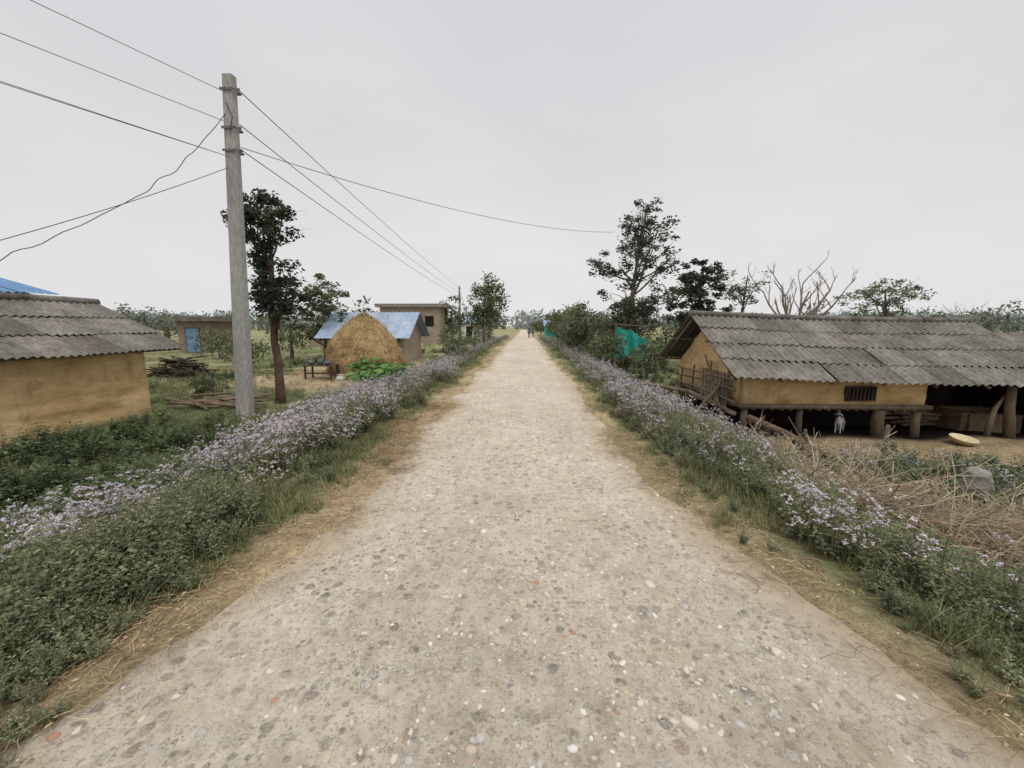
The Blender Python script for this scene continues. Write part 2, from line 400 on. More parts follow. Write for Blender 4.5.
# ---- plant templates
def blade(mb, p, ang, lean, L, w, tint, mat=0, seg=3, droop=.6):
    d = np.array([math.cos(ang), math.sin(ang)]); side = np.array([-d[1], d[0], 0]) * w / 2
    pts = []
    for i in range(seg + 1):
        t = i / seg
        h = L * t * math.cos(lean * (1 + droop * t)); r = L * t * math.sin(min(lean * (1 + droop * t), 1.5))
        pts.append(np.array([p[0] + d[0] * r, p[1] + d[1] * r, p[2] + h]))
    vs = []; fs = []
    for i, q in enumerate(pts):
        k = 1 - (i / seg) ** 2 * .9; vs += [q - side * k, q + side * k]
    for i in range(seg): fs.append((2 * i, 2 * i + 1, 2 * i + 3, 2 * i + 2))
    mb.add(vs, fs, tint, mat)
def leafquad(mb, p, d, L, w, tint, mat):
    d = np.array(d) / np.linalg.norm(d); s = np.cross(d, [0, 0, 1]); s = s / (np.linalg.norm(s) + 1e-6) * w / 2; p = np.array(p)
    m1 = p + d * L * .35; m2 = p + d * L * .7 - np.array([0, 0, L * .05]); tip = p + d * L - np.array([0, 0, L * .18])
    up = np.array([0, 0, w * .15])
    mb.add([p, m1 - s + up, m1, m1 + s + up, m2 - s * .8 + up, m2, m2 + s * .8 + up, tip],
           [(0, 1, 2), (0, 2, 3), (1, 4, 5, 2), (2, 5, 6, 3), (4, 7, 5), (5, 7, 6)], tint, mat)
def flowerhead(mb, p, r, tint, mat):
    x, y, z = p
    vs = [(x + r, y, z), (x, y + r, z), (x - r, y, z), (x, y - r, z), (x, y, z + r * .7), (x, y, z - r * .8)]
    mb.add(vs, [(0, 1, 4), (1, 2, 4), (2, 3, 4), (3, 0, 4), (1, 0, 5), (2, 1, 5), (3, 2, 5), (0, 3, 5)], tint, mat)
def herb(name, nst, H, flowers, leafL, leafm, nleaf=7, spread=.25, fp=.85):
    mb = MB()
    for s in range(nst):
        a = random.uniform(0, 6.28); h = H * random.uniform(.5, 1.15); sp = spread * random.uniform(.2, 1.1)
        p0 = np.array([random.uniform(-.06, .06), random.uniform(-.06, .06), -.03]); p1 = p0 + [math.cos(a) * sp * .4, math.sin(a) * sp * .4, h * .55]; p2 = p0 + [math.cos(a) * sp, math.sin(a) * sp, h]
        cv = [p0 + (p1 - p0) * t * 2 * (1 - t) * 1.0 + (p2 - p0) * t * t for t in (0, .33, .66, 1)]
        mb.tube(cv, [.004, .0035, .003, .002], 3, random.random(), 0, False)
        for k in range(nleaf):
            t = .15 + .8 * (k + random.random()) / nleaf; q = p0 + (p1 - p0) * t * 2 * (1 - t) + (p2 - p0) * t * t
            for sd in (0, math.pi):
                la = k * 1.6 + sd + random.uniform(-.5, .5)
                L = leafL * random.uniform(.6, 1.15) * (1.15 - t * .6)
                leafquad(mb, q, (math.cos(la), math.sin(la), random.uniform(-.1, .6)), L, L * .62, random.random(), 1)
        if flowers and random.random() < fp:
            nb = random.randint(2, 5)
            for b in range(nb):
                ba = random.uniform(0, 6.28); br = random.uniform(.01, .09); c = p2 + [math.cos(ba) * br, math.sin(ba) * br, random.uniform(-.04, .05)]
                mb.tube([p2 - [0, 0, .05], c], .0015, 3, .6, 0, False)
                for q in range(random.randint(4, 7)):
                    fa = random.uniform(0, 6.28); fr = random.uniform(0, .022)
                    flowerhead(mb, (c[0] + math.cos(fa) * fr, c[1] + math.sin(fa) * fr, c[2] + random.uniform(-.008, .014)), random.uniform(.006, .010), random.random(), 2)
    return mb.obj(name, [M_stem, leafm, M_flower], link=False)
flw = [herb('wildflower_plant_%s' % c, 8, .52, True, .055, M_plant, 6, .28) for c in 'abcdef']
grn = [herb('green_herb_%s' % c, 11, .42, False, .062, M_plant, 9, .26) for c in 'abc']
wed = [herb('dark_weed_%s' % c, 9, .5, False, .11, M_weed, 7, .32) for c in 'abc']
gr = []
for c in 'abcd':
    mb = MB()
    for i in range(26):
        blade(mb, (random.gauss(0, .05), random.gauss(0, .05), -.02), random.uniform(0, 6.28), random.uniform(.1, .8), random.uniform(.08, .26), .008, random.random())
    gr.append(mb.obj('grass_tuft_' + c, [M_grass], link=False))
stw = []
for c in 'abcd':
    mb = MB()
    for i in range(22):
        L = random.uniform(.05, .22); a = random.uniform(0, 6.28); x, y = random.gauss(0, .12), random.gauss(0, .12); z = random.uniform(.0, .02)
        b = a + random.uniform(-.5, .5)
        mb.tube([(x, y, z), (x + math.cos(a) * L / 2, y + math.sin(a) * L / 2, z + random.uniform(0, .02)), (x + math.cos(a) * L / 2 + math.cos(b) * L / 2, y + math.sin(a) * L / 2 + math.sin(b) * L / 2, z + random.uniform(-.005, .015))], .0017, 3, random.random(), 0, False)
    for i in range(2):
        a = random.uniform(0, 6.28); leafquad(mb, (random.gauss(0, .15), random.gauss(0, .15), .012), (math.cos(a), math.sin(a), .1), .035, .016, random.random(), 0)
    stw.append(mb.obj('straw_litter_' + c, [M_straw], link=False))
twg = []
for c in 'abcd':
    mb = MB()
    for i in range(20):
        a = random.uniform(0, 6.28); L = random.uniform(.5, 1.3); el = random.uniform(0, .55); p = np.array([random.gauss(0, .2), random.gauss(0, .2), random.uniform(0, .12)]); pts = [p]
        for k in range(5):
            a += random.uniform(-.35, .35); el += random.uniform(-.3, .22); p = p + np.array([math.cos(a) * math.cos(el), math.sin(a) * math.cos(el), math.sin(el)]) * L / 5; pts.append(p)
        mb.tube(pts, [.007, .006, .005, .004, .0035, .003], 4, random.random(), 0, False)
        for k in range(3):
            q = pts[random.randint(1, 4)]; a2 = a + random.uniform(-1.2, 1.2)
            mb.tube([q, q + np.array([math.cos(a2), math.sin(a2), random.uniform(-.2, .5)]) * random.uniform(.1, .3)], .003, 3, random.random(), 0, False)
    twg.append(mb.obj('dry_twig_bundle_' + c, [M_twig], link=False))
big = []
for c in 'ab':
    mb = MB()
    for i in range(9):
        a = i * .7 + random.uniform(-.3, .3); h = random.uniform(.4, .9)
        q = (math.cos(a) * .2, math.sin(a) * .2, h)
        mb.tube([(0, 0, 0), q], .012, 4, .4, 0, False)
        leafquad(mb, q, (math.cos(a), math.sin(a), .2), random.uniform(.45, .7), .36, random.random(), 0)
    big.append(mb.obj('taro_plant_' + c, [M_big], link=False))
M_stones = []
for nm, c1, c2 in (('stone_cream', (.56, .50, .41), (.68, .62, .53)), ('stone_grey', (.42, .39, .35), (.56, .53, .48)), ('stone_tan', (.47, .39, .3), (.58, .49, .38)), ('stone_red', (.36, .2, .12), (.48, .30, .2)), ('stone_white', (.64, .61, .55), (.76, .73, .67))):
    M_stones.append(mat_noise(nm, c1, c2, 25, .4, 80, .003, rough=.85))
stn = []
for i, m in enumerate(M_stones):
    for k in range(2):
        mb = MB(); nu, nv = 10, 6; vs = []; sd = random.uniform(0, 50)
        for a in range(nv + 1):
            th = math.pi * a / nv
            for b in range(nu):
                ph = 2 * math.pi * b / nu; x, y, z = math.sin(th) * math.cos(ph), math.sin(th) * math.sin(ph), math.cos(th)
                r = 1 + .45 * (float(vn(x * 1.2 + sd, y * 1.2 + z, .8, 3)) - .5)
                vs.append((x * r, y * r * random.uniform(.7, .76), z * r * .5))
        fs = [(a * nu + b, (a + 1) * nu + b, (a + 1) * nu + (b + 1) % nu, a * nu + (b + 1) % nu) for a in range(nv) for b in range(nu)]
        mb.add(vs, fs); stn.append(mb.obj('stone_%d%d' % (i, k), [m], link=False, smooth=True))

def rots(n, tilt=.12):
    return np.stack([R.normal(0, tilt, n), R.normal(0, tilt, n), R.uniform(0, 6.28, n)], 1)

def stones():
    xs, ys, sz = [], [], []
    for n, y0, y1, s0, s1 in ((2400, .9, 4.5, .006, .02), (1000, .9, 6, .014, .032), (80, 1.0, 6, .032, .052), (3200, 4.5, 14, .012, .03), (900, 5, 20, .025, .045), (1800, 10, 45, .03, .06)):
        x = np.clip(R.normal(.05, .95, n), -2.3, 2.1); y = R.uniform(y0, y1, n)
        k = (np.abs(x) < edge(x, y) + .1) & (R.random(n) < .35 + .65 * ss(.35, .6, vn(x, y, .8, 71))); xs.append(x[k]); ys.append(y[k]); sz.append(R.uniform(s0, s1, n)[k] * R.uniform(.6, 1.0, k.sum()))
    x, y, s = map(np.concatenate, (xs, ys, sz))
    z = roadz(x, y) - s * .12
    idx = R.choice(10, len(x), p=[.18, .18, .13, .13, .14, .14, .01, .01, .04, .04])
    sc = np.stack([s, s, s * R.uniform(.6, 1, len(s))], 1)
    scatter('road_stones', stn, np.stack([x, y, z], 1), rots(len(x), .15), sc, idx)
stones()

def flowers():
    X, Y, SC = [], [], []
    def kl(x, y):
        band = ss(2.35, 3.1, -x + .5 * (vn(x, y, .7, 35) - .5)) * (1 - ss(4.2, 5.8, -x + 1.2 * (vn(x, y, 1.6, 31) - .5)))
        return band * (.10 + .90 * ss(.36, .58, vn(x, y, .9, 32))) * ss(2.3, 4.0, y + .5 * (-x - 2.8)) * (1 - .75 * ss(10, 26, y))
    x, y = place(2500, -5.8, -2.2, 1.2, 14, kl); X.append(x); Y.append(y); SC.append(R.uniform(.5, 1.2, len(x)))
    x, y = place(3000, -5.6, -2.3, 13, 70, kl); X.append(x); Y.append(y); SC.append(R.uniform(.55, 1.15, len(x)))
    def kr(x, y):
        x2 = x - .45 * (1 - ss(1, 5, y)); o = .9 * (1 - ss(4, 8, y))
        band = ss(1.75, 2.35, x2 + .4 * (vn(x, y, .7, 36) - .5)) * (1 - ss(3.2 - o * .4, 5.0 - o, x + 1.4 * (vn(x, y, 1.6, 33) - .5)))
        b2 = .3 * ss(4, 8, y) * (1 - ss(8.4, 9.2, y)) * (1 - ss(8, 9.5, x)) * ss(3, 4, x)
        return np.clip(band + b2, 0, 1) * (.1 + .9 * ss(.38, .6, vn(x, y, .9, 34))) * (1 - .75 * ss(12, 34, y))
    x, y = place(3600, 1.8, 9.5, 1.8, 14, kr); X.append(x); Y.append(y); SC.append(R.uniform(.45, 1.05, len(x)))
    x, y = place(2500, 1.6, 4.6, 13, 70, kr); X.append(x); Y.append(y); SC.append(R.uniform(.5, 1.1, len(x)))
    x, y, s = map(np.concatenate, (X, Y, SC)); k = no_build(x, y) > 0; x, y, s = x[k], y[k], s[k]
    scatter('verge_wildflowers', flw, np.stack([x, y, ground(x, y)], 1), rots(len(x), .2), s)
flowers()
def herbs():
    def kl(x, y):
        near = ss(2.3, 3.0, -x + .5 * (vn(x, y, .6, 46) - .5)) * (1 - ss(5.4, 6.2, -x)) * (1 - ss(12, 40, y) * .6)
        return near * (.3 + .7 * ss(.3, .6, vn(x, y, .8, 41)))
    x1, y1 = place(2600, -6.2, -2.1, 1.0, 12, kl)
    def kr(x, y): return ss(1.65, 2.2, x - .45 * (1 - ss(1, 5, y)) + .4 * (vn(x, y, .6, 47) - .5)) * (1 - ss(4.2, 6.0, x)) * (.25 + .75 * ss(.3, .6, vn(x, y, .8, 42))) * (1 - .8 * (((x - 5.2) ** 2 * .6 + (y - 4.5) ** 2) < 1.5))
    x2, y2 = place(2600, 1.7, 6.5, 1.2, 10, kr)
    x3, y3 = place(1800, -6, -2.3, 10, 60, kl); x4, y4 = place(1500, 1.6, 4.8, 10, 60, kr)
    x5, y5 = place(500, -3.6, -2.1, 1.0, 3.6, lambda x, y: ss(2.3, 2.7, -x + .2 * (3 - y)))
    x, y = np.concatenate([x1, x2, x3, x4, x5]), np.concatenate([y1, y2, y3, y4, y5])
    d = np.abs(x) - edge(x, y)
    scatter('verge_green_herbs', grn, np.stack([x, y, ground(x, y)], 1), rots(len(x), .18), R.uniform(.4, 1.1, len(x)) * (.45 + .55 * ss(.3, 1.1, d)))
    def kd(x, y): return ss(3.9, 4.8, -x) * (1 - ss(8.0, 9.3, -x)) * (1 - ss(6.5, 9, y)) * (.4 + .6 * ss(.35, .6, vn(x, y, 1.3, 43)))
    a = place(1300, -9.6, -3.8, 1.0, 9, kd)
    def kdr(x, y): return ss(3.1, 4.0, x) * (1 - ss(8.5, 10, x)) * (1 - ss(7.9, 9.0, y)) * (.35 + .65 * ss(.35, .6, vn(x, y, 1.2, 44))) * (1 - .9 * (((x - 5.2) ** 2 * .5 + (y - 4.5) ** 2) < 1.7))
    b = place(1500, 3, 10, 1.5, 9.5, kdr)
    c = place(500, -14, -5, 12, 40, lambda x, y: ss(.55, .7, vn(x, y, 3, 45)) * no_build(x, y) * (1 - (ss(13.5, 14, y) * (1 - ss(21, 22, y)) * (x > -11))))
    d = place(700, 3.5, 9, 17, 60)
    x, y = [np.concatenate([q[i] for q in (a, b, c, d)]) for i in (0, 1)]
    k = no_build(x, y) > 0; x, y = x[k], y[k]
    scatter('ditch_weeds', wed, np.stack([x, y, ground(x, y)], 1), rots(len(x)), R.uniform(.5, 1.15, len(x)))
herbs()
def grasses():
    def k(x, y):
        d = np.abs(x) - edge(x, y)
        base = ss(.2, .7, d) + np.where(x < 0, .3, .75) * ss(-.05, .15, d) * ss(.4, .6, vn(x, y, .8, 52))
        yard = (x > -11) & (x < -5) & (y > 14) & (y < 22); yr = (x > 6.4) & (y > 8.0) & (x < 17)
        return np.clip(base, 0, 1) * no_build(x, y) * np.where(yard, .12, 1) * np.where(yr, .08, 1) * (.4 + .6 * ss(.3, .6, vn(x, y, 1.0, 51)))
    P = [place(11000, -10, 8, .8, 9, k), place(9000, -16, 9, 8, 20, k), place(6000, -30, 26, 19, 60, k), place(2500, -3.2, 2.9, .9, 14, k), place(2500, 8, 24, 3, 20, k)]
    x = np.concatenate([p[0] for p in P]); y = np.concatenate([p[1] for p in P])
    d = np.abs(x) - edge(x, y)
    scatter('grass', gr, np.stack([x, y, ground(x, y)], 1), rots(len(x)), R.uniform(.5, 1.1, len(x)) * (1 + .6 * ss(15, 50, y)) * (.5 + .5 * ss(0, .6, d)))
    def ks(x, y):
        d = np.abs(x) - edge(x, y); w = np.where(x < 0, .5, .12) + .5 * (vn(x, y, 1.1, 11) - .5)
        return (ss(-.2, .05, d) * (1 - ss(w, w + .3, d))) * np.where(x < 0, 1, .5) * (.25 + .75 * ss(.35, .6, vn(x, y, .5, 53)))
    a = place(5600, -3.1, 2.9, .9, 9, ks); b = place(2500, -3.1, 2.9, 9, 30, ks)
    c = place(200, 6.5, 13, 8.3, 10.4); d = place(300, -11, -5.5, 14, 21); e = place(220, 3.6, 6.8, 3.2, 6.3)
    x = np.concatenate([p[0] for p in (a, b, c, d, e)]); y = np.concatenate([p[1] for p in (a, b, c, d, e)])
    z = np.where(np.abs(x) < 2.6, np.maximum(ground(x, y), roadz(x, y)), ground(x, y)) + .004
    scatter('dry_straw', stw, np.stack([x, y, z], 1), rots(len(x), .05), R.uniform(.5, 1.15, len(x)))
grasses()
def brush():
    c = [(4.5, 4.6, 1.0, 100), (5.6, 4.3, 1.3, 130), (4.9, 3.7, .8, 60), (6.6, 4.3, .8, 40), (5.0, 7.8, .8, 18), (4.4, 7.2, .7, 10)]
    P = []
    for cx, cy, r, n in c:
        a = R.uniform(0, 6.28, n); q = r * np.sqrt(R.random(n)); x = cx + q * np.cos(a) * 1.2; y = cy + q * np.sin(a) * .7
        h = ground(x, y) + (.75 if n > 50 else .4) * (1 - (q / r) ** 2) * R.random(n); P.append(np.stack([x, y, h], 1))
    P = np.concatenate(P)
    scatter('dry_brush_pile', twg, P, rots(len(P), .25), R.uniform(.6, 1.05, len(P)))
brush()
xx = np.concatenate([R.uniform(-5.9, -4.4, 16), R.uniform(-7, -5, 8)]); yy = np.concatenate([R.uniform(13.6, 16, 16), R.uniform(15.5, 17, 8)])
scatter('taro_patch', big, np.stack([xx, yy, ground(xx, yy)], 1), rots(len(xx), .1), R.uniform(.6, 1.0, len(xx)))

# ------------------------------------------------------------------ trees
def bez(a, b, c, n=5):
    a, b, c = map(np.array, (a, b, c)); return [a * (1 - t) ** 2 + b * 2 * t * (1 - t) + c * t * t for t in np.linspace(0, 1, n)]
def tree(name, base, trunk, r0, crowns, leafm, barkm=None, leaf=.12, per=60, clump=.35, seed=1, sparse=1.0, split=.35):
    rs = random.Random(seed); R2 = np.random.default_rng(seed)
    e = empty(name, base); B = np.array(base); mb = MB(); lf = MB()
    T = [B + np.array(p) for p in trunk]
    TT = []
    for i in range(len(T) - 1):
        for t in (0, .33, .66): TT.append(T[i] * (1 - t) + T[i + 1] * t + np.array([rs.uniform(-1, 1), rs.uniform(-1, 1), 0]) * r0 * .35 * (1 if i + t > 0 else 0))
    TT.append(T[-1]); n = len(TT)
    rad = [r0 * (1.25 if i == 0 else 1) * (1 - .75 * i / (n - 1)) for i in range(n)]
    mb.tube(TT, rad, 8)
    for (cx, cy, cz, rx, ry, rz, nc) in crowns:
        C = B + np.array([cx, cy, cz]); ext = np.array([rx, ry, rz])
        nl = max(3, nc // 5); limbs = []
        for l in range(nl):
            d = R2.normal(size=3); d /= np.linalg.norm(d); tgt = C + d * ext * rs.uniform(.3, .65)
            cand = [(i, p) for i, p in enumerate(TT) if p[2] < tgt[2] - .15 * abs(tgt[2] - B[2]) * split * 2] or [(0, TT[0])]
            i, p = cand[-1] if rs.random() < .6 else cand[max(0, len(cand) - 2)]
            mid = p * .5 + tgt * .5 + np.array([(tgt[0] - p[0]) * .2, (tgt[1] - p[1]) * .2, -.1 * abs(tgt[2] - p[2])])
            cv = bez(p, mid, tgt, 6); r = rad[i] * .55
            mb.tube(cv, [r * (1 - .6 * k / 5) for k in range(6)], 5); limbs.append((cv, r * .4))
        for c in range(nc):
            d = R2.normal(size=3); d /= np.linalg.norm(d); q = C + d * ext * (rs.random() ** .45)
            cv, r = min(limbs, key=lambda L: np.linalg.norm(L[0][-1] - q) + rs.random() * .3)
            st = cv[rs.randint(3, 5)]
            mid = (st + q) / 2 + R2.normal(size=3) * .08 * np.linalg.norm(q - st)
            mb.tube(bez(st, mid, q, 4), [r * .8, r * .6, r * .45, r * .25], 4, cap=False)
            nt_ = int(per * rs.uniform(.5, 1.3) * sparse)
            cl = clump * rs.uniform(.6, 1.2)
            for tw in range(3):
                dd = R2.normal(size=3) * cl * .9; dd[2] = abs(dd[2]) * .7
                mb.tube([q, q + dd], [r * .25, r * .1], 3, cap=False)
            if nt_ > 0:
                dirs = rnd_unit(nt_); PP = q + dirs * (R2.random((nt_, 1)) ** .6) * cl * np.array([1.1, 1.1, .75])
                A = rnd_unit(nt_); A[:, 2] *= .6; Bv = np.cross(A, rnd_unit(nt_)); Bv /= np.linalg.norm(Bv, axis=1)[:, None]
                sz = leaf * R2.uniform(.6, 1.2, (nt_, 1))
                ct = rs.random() * .5
                lf.quads(PP, A * sz, Bv * sz * .45, np.clip(ct + R2.random(nt_) * .5, 0, 1))
    mb.obj('trunk_and_branches', [barkm or M_bark], e, True)
    if lf.v: lf.obj('foliage', [leafm], e)
    return e
def gz(x, y): return float(ground(np.array(x), np.array(y)))
tree('pruned_tree', (-7.15, 11.3, gz(-7.15, 11.3) - .1), [(0, 0, 0), (.05, 0, 1.4), (-.1, 0, 2.8), (0, .1, 4.2), (.0, .1, 5.3)], .13,
     [(-.05, 0, 5.2, .85, .8, .7, 40), (.2, 0, 3.3, .7, .7, .95, 42), (-.25, 0, 4.4, .35, .3, .4, 8)], M_leafdark, M_barkred, .085, 78, .28, 3)
tree('leafy_tree', (-12.6, 25, -.5), [(0, 0, 0), (0, 0, 1.6), (.1, 0, 3), (0, 0, 4.4)], .14, [(0, 0, 3.8, 1.6, 1.4, 1.6, 46), (-.9, 0, 2.2, 1.1, .9, .9, 20)], M_leafolive, None, .13, 60, .38, 4)
tree('roadside_tree', (6.1, 24, -.45), [(0, 0, 0), (-.15, 0, 2.4), (.2, 0, 4.8), (.5, 0, 7.2), (.7, 0, 9.0)], .17,
     [(.7, 0, 8.2, 1.5, 1.3, 1.5, 32), (1.1, .2, 6.2, 2.3, 1.7, 1.5, 48), (-1.3, 0, 5.6, 1.2, 1.0, .9, 14), (.6, 0, 3.9, 2.5, 1.7, 1.2, 40), (-.3, .3, 2.4, 2.0, 1.5, 1.1, 26)], M_leafdark, None, .12, 55, .42, 5, .9)
tree('dense_tree', (11.0, 26, -.5), [(0, 0, 0), (0, 0, 3), (0, 0, 5)], .16, [(0, 0, 4.9, 1.5, 1.3, 1.5, 46), (-.2, 0, 3.0, 2.0, 1.4, 1.2, 36)], M_leafdark, None, .14, 75, .42, 6)
tree('slender_tree', (15.2, 29, -.5), [(0, 0, 0), (0, 0, 2.6), (.1, 0, 4.4), (.2, 0, 5.8)], .12, [(.1, 0, 4.9, 1.7, 1.4, 1.4, 34)], M_leafolive, None, .11, 34, .4, 7)
tree('umbrella_tree', (25.0, 29, -.5), [(0, 0, 0), (.2, 0, 2), (0, 0, 3.6), (-.2, 0, 4.6)], .18, [(-.3, 0, 4.2, 2.9, 2.0, 1.2, 46), (.6, 0, 2.9, 3.0, 2, .7, 18)], M_leafolive, None, .13, 34, .45, 8)
def bare(name, base, H, spread, r, seed, nb=9):
    rs = random.Random(seed); e = empty(name, base); mb = MB(); B = np.array(base)
    fork = B + [0, 0, H * .3]; mb.tube([B, B + [.03, 0, H * .15], fork], [r, r * .9, r * .85], 7)
    def br(p, d, L, r, dep):
        pts = [p]; q = p
        for k in range(4):
            d = d + np.array([rs.uniform(-.2, .2), rs.uniform(-.2, .2), .08]); d = d / np.linalg.norm(d); q = q + d * L / 4; pts.append(q)
        mb.tube(pts, [r, r * .85, r * .7, r * .55, r * .4], 5, cap=False)
        if dep:
            for k in range(rs.randint(2, 3)):
                d2 = d + np.array([rs.uniform(-.9, .9), rs.uniform(-.8, .8), rs.uniform(-.1, .3)]); br(pts[rs.randint(2, 4)], d2 / np.linalg.norm(d2), L * rs.uniform(.35, .5), r * .45, dep - 1)
    for i in range(nb):
        a = 6.28 * i / nb + rs.uniform(-.3, .3); k = rs.uniform(.5, 1.0) * spread
        d = np.array([math.cos(a) * k, math.sin(a) * k * .7, H * .6]); br(fork - [0, 0, rs.random() * .2], d / np.linalg.norm(d), H * rs.uniform(.46, .62), r * .5, 3)
    mb.obj('trunk_and_branches', [M_barkpale], e, True)
    return e
bare('bare_tree', (15.7, 24, -.5), 5.5, 3.4, .17, 3, 10)
bare('bare_tree', (42, 40, -.5), 4.3, 3.0, .12, 9, 7)

def mass(name, items, mat, seed):
    R2 = np.random.default_rng(seed); lf = MB(); tr = MB()
    for x, y, z0, h, w, leaf, n in items:
        tr.tube([(x, y, z0), (x, y, z0 + h * .7)], [w * .05, w * .02], 5, 0)
        nc = max(6, int(n / 22))
        for c in range(nc):
            d = R2.normal(size=3); d /= np.linalg.norm(d); q = np.array([x, y, z0 + h * .56]) + d * np.array([w / 2, w / 2, h * .40]) * R2.random() ** .4
            k = n // nc; dirs = R2.normal(size=(k, 3)); dirs /= np.linalg.norm(dirs, axis=1)[:, None]
            PP = q + dirs * R2.random((k, 1)) ** .6 * w * .2 * np.array([1, 1, .8]); PP[:, 2] = np.maximum(PP[:, 2], z0 + .05)
            A = R2.normal(size=(k, 3)); A /= np.linalg.norm(A, axis=1)[:, None]; Bv = np.cross(A, dirs); Bv /= (np.linalg.norm(Bv, axis=1)[:, None] + 1e-6)
            sz = leaf * R2.uniform(.6, 1.2, (k, 1)); lf.quads(PP, A * sz, Bv * sz * .5, np.clip(R2.random() * .5 + R2.random(k) * .5, 0, 1))
    e = empty(name, (items[0][0], items[0][1], 0))
    tr.obj('trunks', [M_bark], e); lf.obj('foliage', [mat], e)
rr = np.random.default_rng(5)
it = []
for i in range(30):
    y = 26 + i * 3.0; x = 3.7 + rr.uniform(0, 2.4) + (y > 50) * rr.uniform(0, 3); h = rr.uniform(2.2, 4.4) * (1 + .3 * (y > 50)); it.append((x, y, -.5, h, h * rr.uniform(.7, 1.1), .11 + y * .0016, 800))
it += [(4.3, 20.8, -.5, 2.2, 2.0, .09, 1100), (5.6, 18.5, -.6, 1.7, 1.8, .08, 900), (6.6, 20.5, -.5, 1.9, 1.6, .08, 700), (8.3, 24, -.5, 2.9, 2.6, .1, 1000), (7.4, 27.5, -.5, 4.4, 3.2, .12, 1100), (9.6, 22.5, -.6, 2.5, 2.4, .1, 900), (4.9, 24.0, -.5, 3.2, 2.2, .1, 1000), (4.2, 31, -.5, 4.2, 3.0, .13, 1200)]
mass('roadside_bushes', it, M_leafolive, 11)
it = [(-5.4, 60, -.5, 10.1, 5.4, .24, 2900), (-6.4, 62, -.5, 6, 5, .24, 1200), (-10.5, 58, -.5, 6.8, 4.4, .22, 1100), (-14.5, 44, -.5, 4.2, 3.4, .2, 700), (-17.6, 44, -.5, 5.6, 1.6, .16, 400)]
mass('tall_roadside_trees', it, M_leaf, 12)
it = []
for i in range(110):
    y = rr.uniform(60, 150); s = rr.choice([-1, 1]); x = -rr.uniform(9, 150) if s < 0 else rr.uniform(8, 170); h = rr.uniform(3, 7.5); it.append((x, y, -.5, h, h * rr.uniform(.9, 1.7), .4, 240))
for x, y, h in ((-60, 62, 6.0), (-56.5, 62, 4.6), (-63, 62, 5.2), (-48, 62, 4.2), (-70, 62, 5.2), (46, 44, 3), (52, 48, 4), (38, 46, 3.4), (60, 46, 4), (66, 52, 5), (34, 40, 2.6), (75, 50, 5)): it.append((x, y, -.5, h, h * 1.2, .25, 700))
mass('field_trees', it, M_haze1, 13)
it = []
for i in range(480):
    y = rr.uniform(200, 330); x = rr.uniform(-1.7, 1.7) * y; h = rr.uniform(7, 14) * (y / 300); it.append((x, y, -.6, h, h * rr.uniform(1.3, 2.6), 1.3, 100))
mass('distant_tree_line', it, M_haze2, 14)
it = [(-13.5, 8.5, -.5, 2.2, 1.6, .09, 500), (-8.6, 21.5, -.5, 1.3, 2.2, .1, 700), (-10.2, 12.6, -.5, .7, 1.2, .07, 500), (-15, 21, -.5, 1.6, 2.5, .1, 800), (-21, 27, -.5, 2.0, 3.5, .12, 900), (-16, 27, -.5, 3.2, 3.0, .12, 900), (-4.2, 24, -.5, 1.2, 1.6, .09, 500), (-5, 30, -.5, 1.8, 2.2, .1, 600), (-4.8, 38, -.5, 2.2, 2.6, .12, 500), (-4.6, 46, -.5, 2.4, 2.6, .12, 500), (-6.2, 34, -.5, 2.6, 2.6, .12, 600)]
mass('yard_shrubs', it, M_leafolive, 15)

# ------------------------------------------------------------------ roofs / houses
def corr(mb, o, U, D, width, length, courses, lam=.16, amp=.022, sheet=.85, seed=1, sag=0, mat=0):
    rs = random.Random(seed); o = np.array(o, float); U = np.array(U, float); U /= np.linalg.norm(U); D = np.array(D, float); D /= np.linalg.norm(D)
    Nn = np.cross(U, D); Nn /= np.linalg.norm(Nn)
    if Nn[2] < 0: Nn = -Nn
    ns = max(1, round(width / sheet)); sw = width / ns; cl = length / courses
    for c in range(courses):
        for s in range(ns):
            j = rs.uniform(-.03, .03); lift = rs.uniform(.02, .045); tint = rs.random(); rot = rs.uniform(-.012, .012)
            nx = int(sw / lam * 6) + 1; ny = 3; vs = []
            for b in range(ny):
                bb = c * cl - .06 + (cl + .1) * b / (ny - 1) + (j if b == ny - 1 else 0)
                for a in range(nx):
                    aa = s * sw + (sw + .03) * a / (nx - 1)
                    h = amp * math.cos(2 * math.pi * aa / lam) + lift * b / (ny - 1) + .006 * (s % 2)
                    p = o + U * (aa + rot * bb) + D * max(bb, 0) + Nn * h
                    p[2] -= sag * math.sin(math.pi * min(aa / width, 1))
                    vs.append(p)
            fs = [(b * nx + a, b * nx + a + 1, (b + 1) * nx + a + 1, (b + 1) * nx + a) for b in range(ny - 1) for a in range(nx - 1)]
            mb.add(vs, fs, tint, mat)
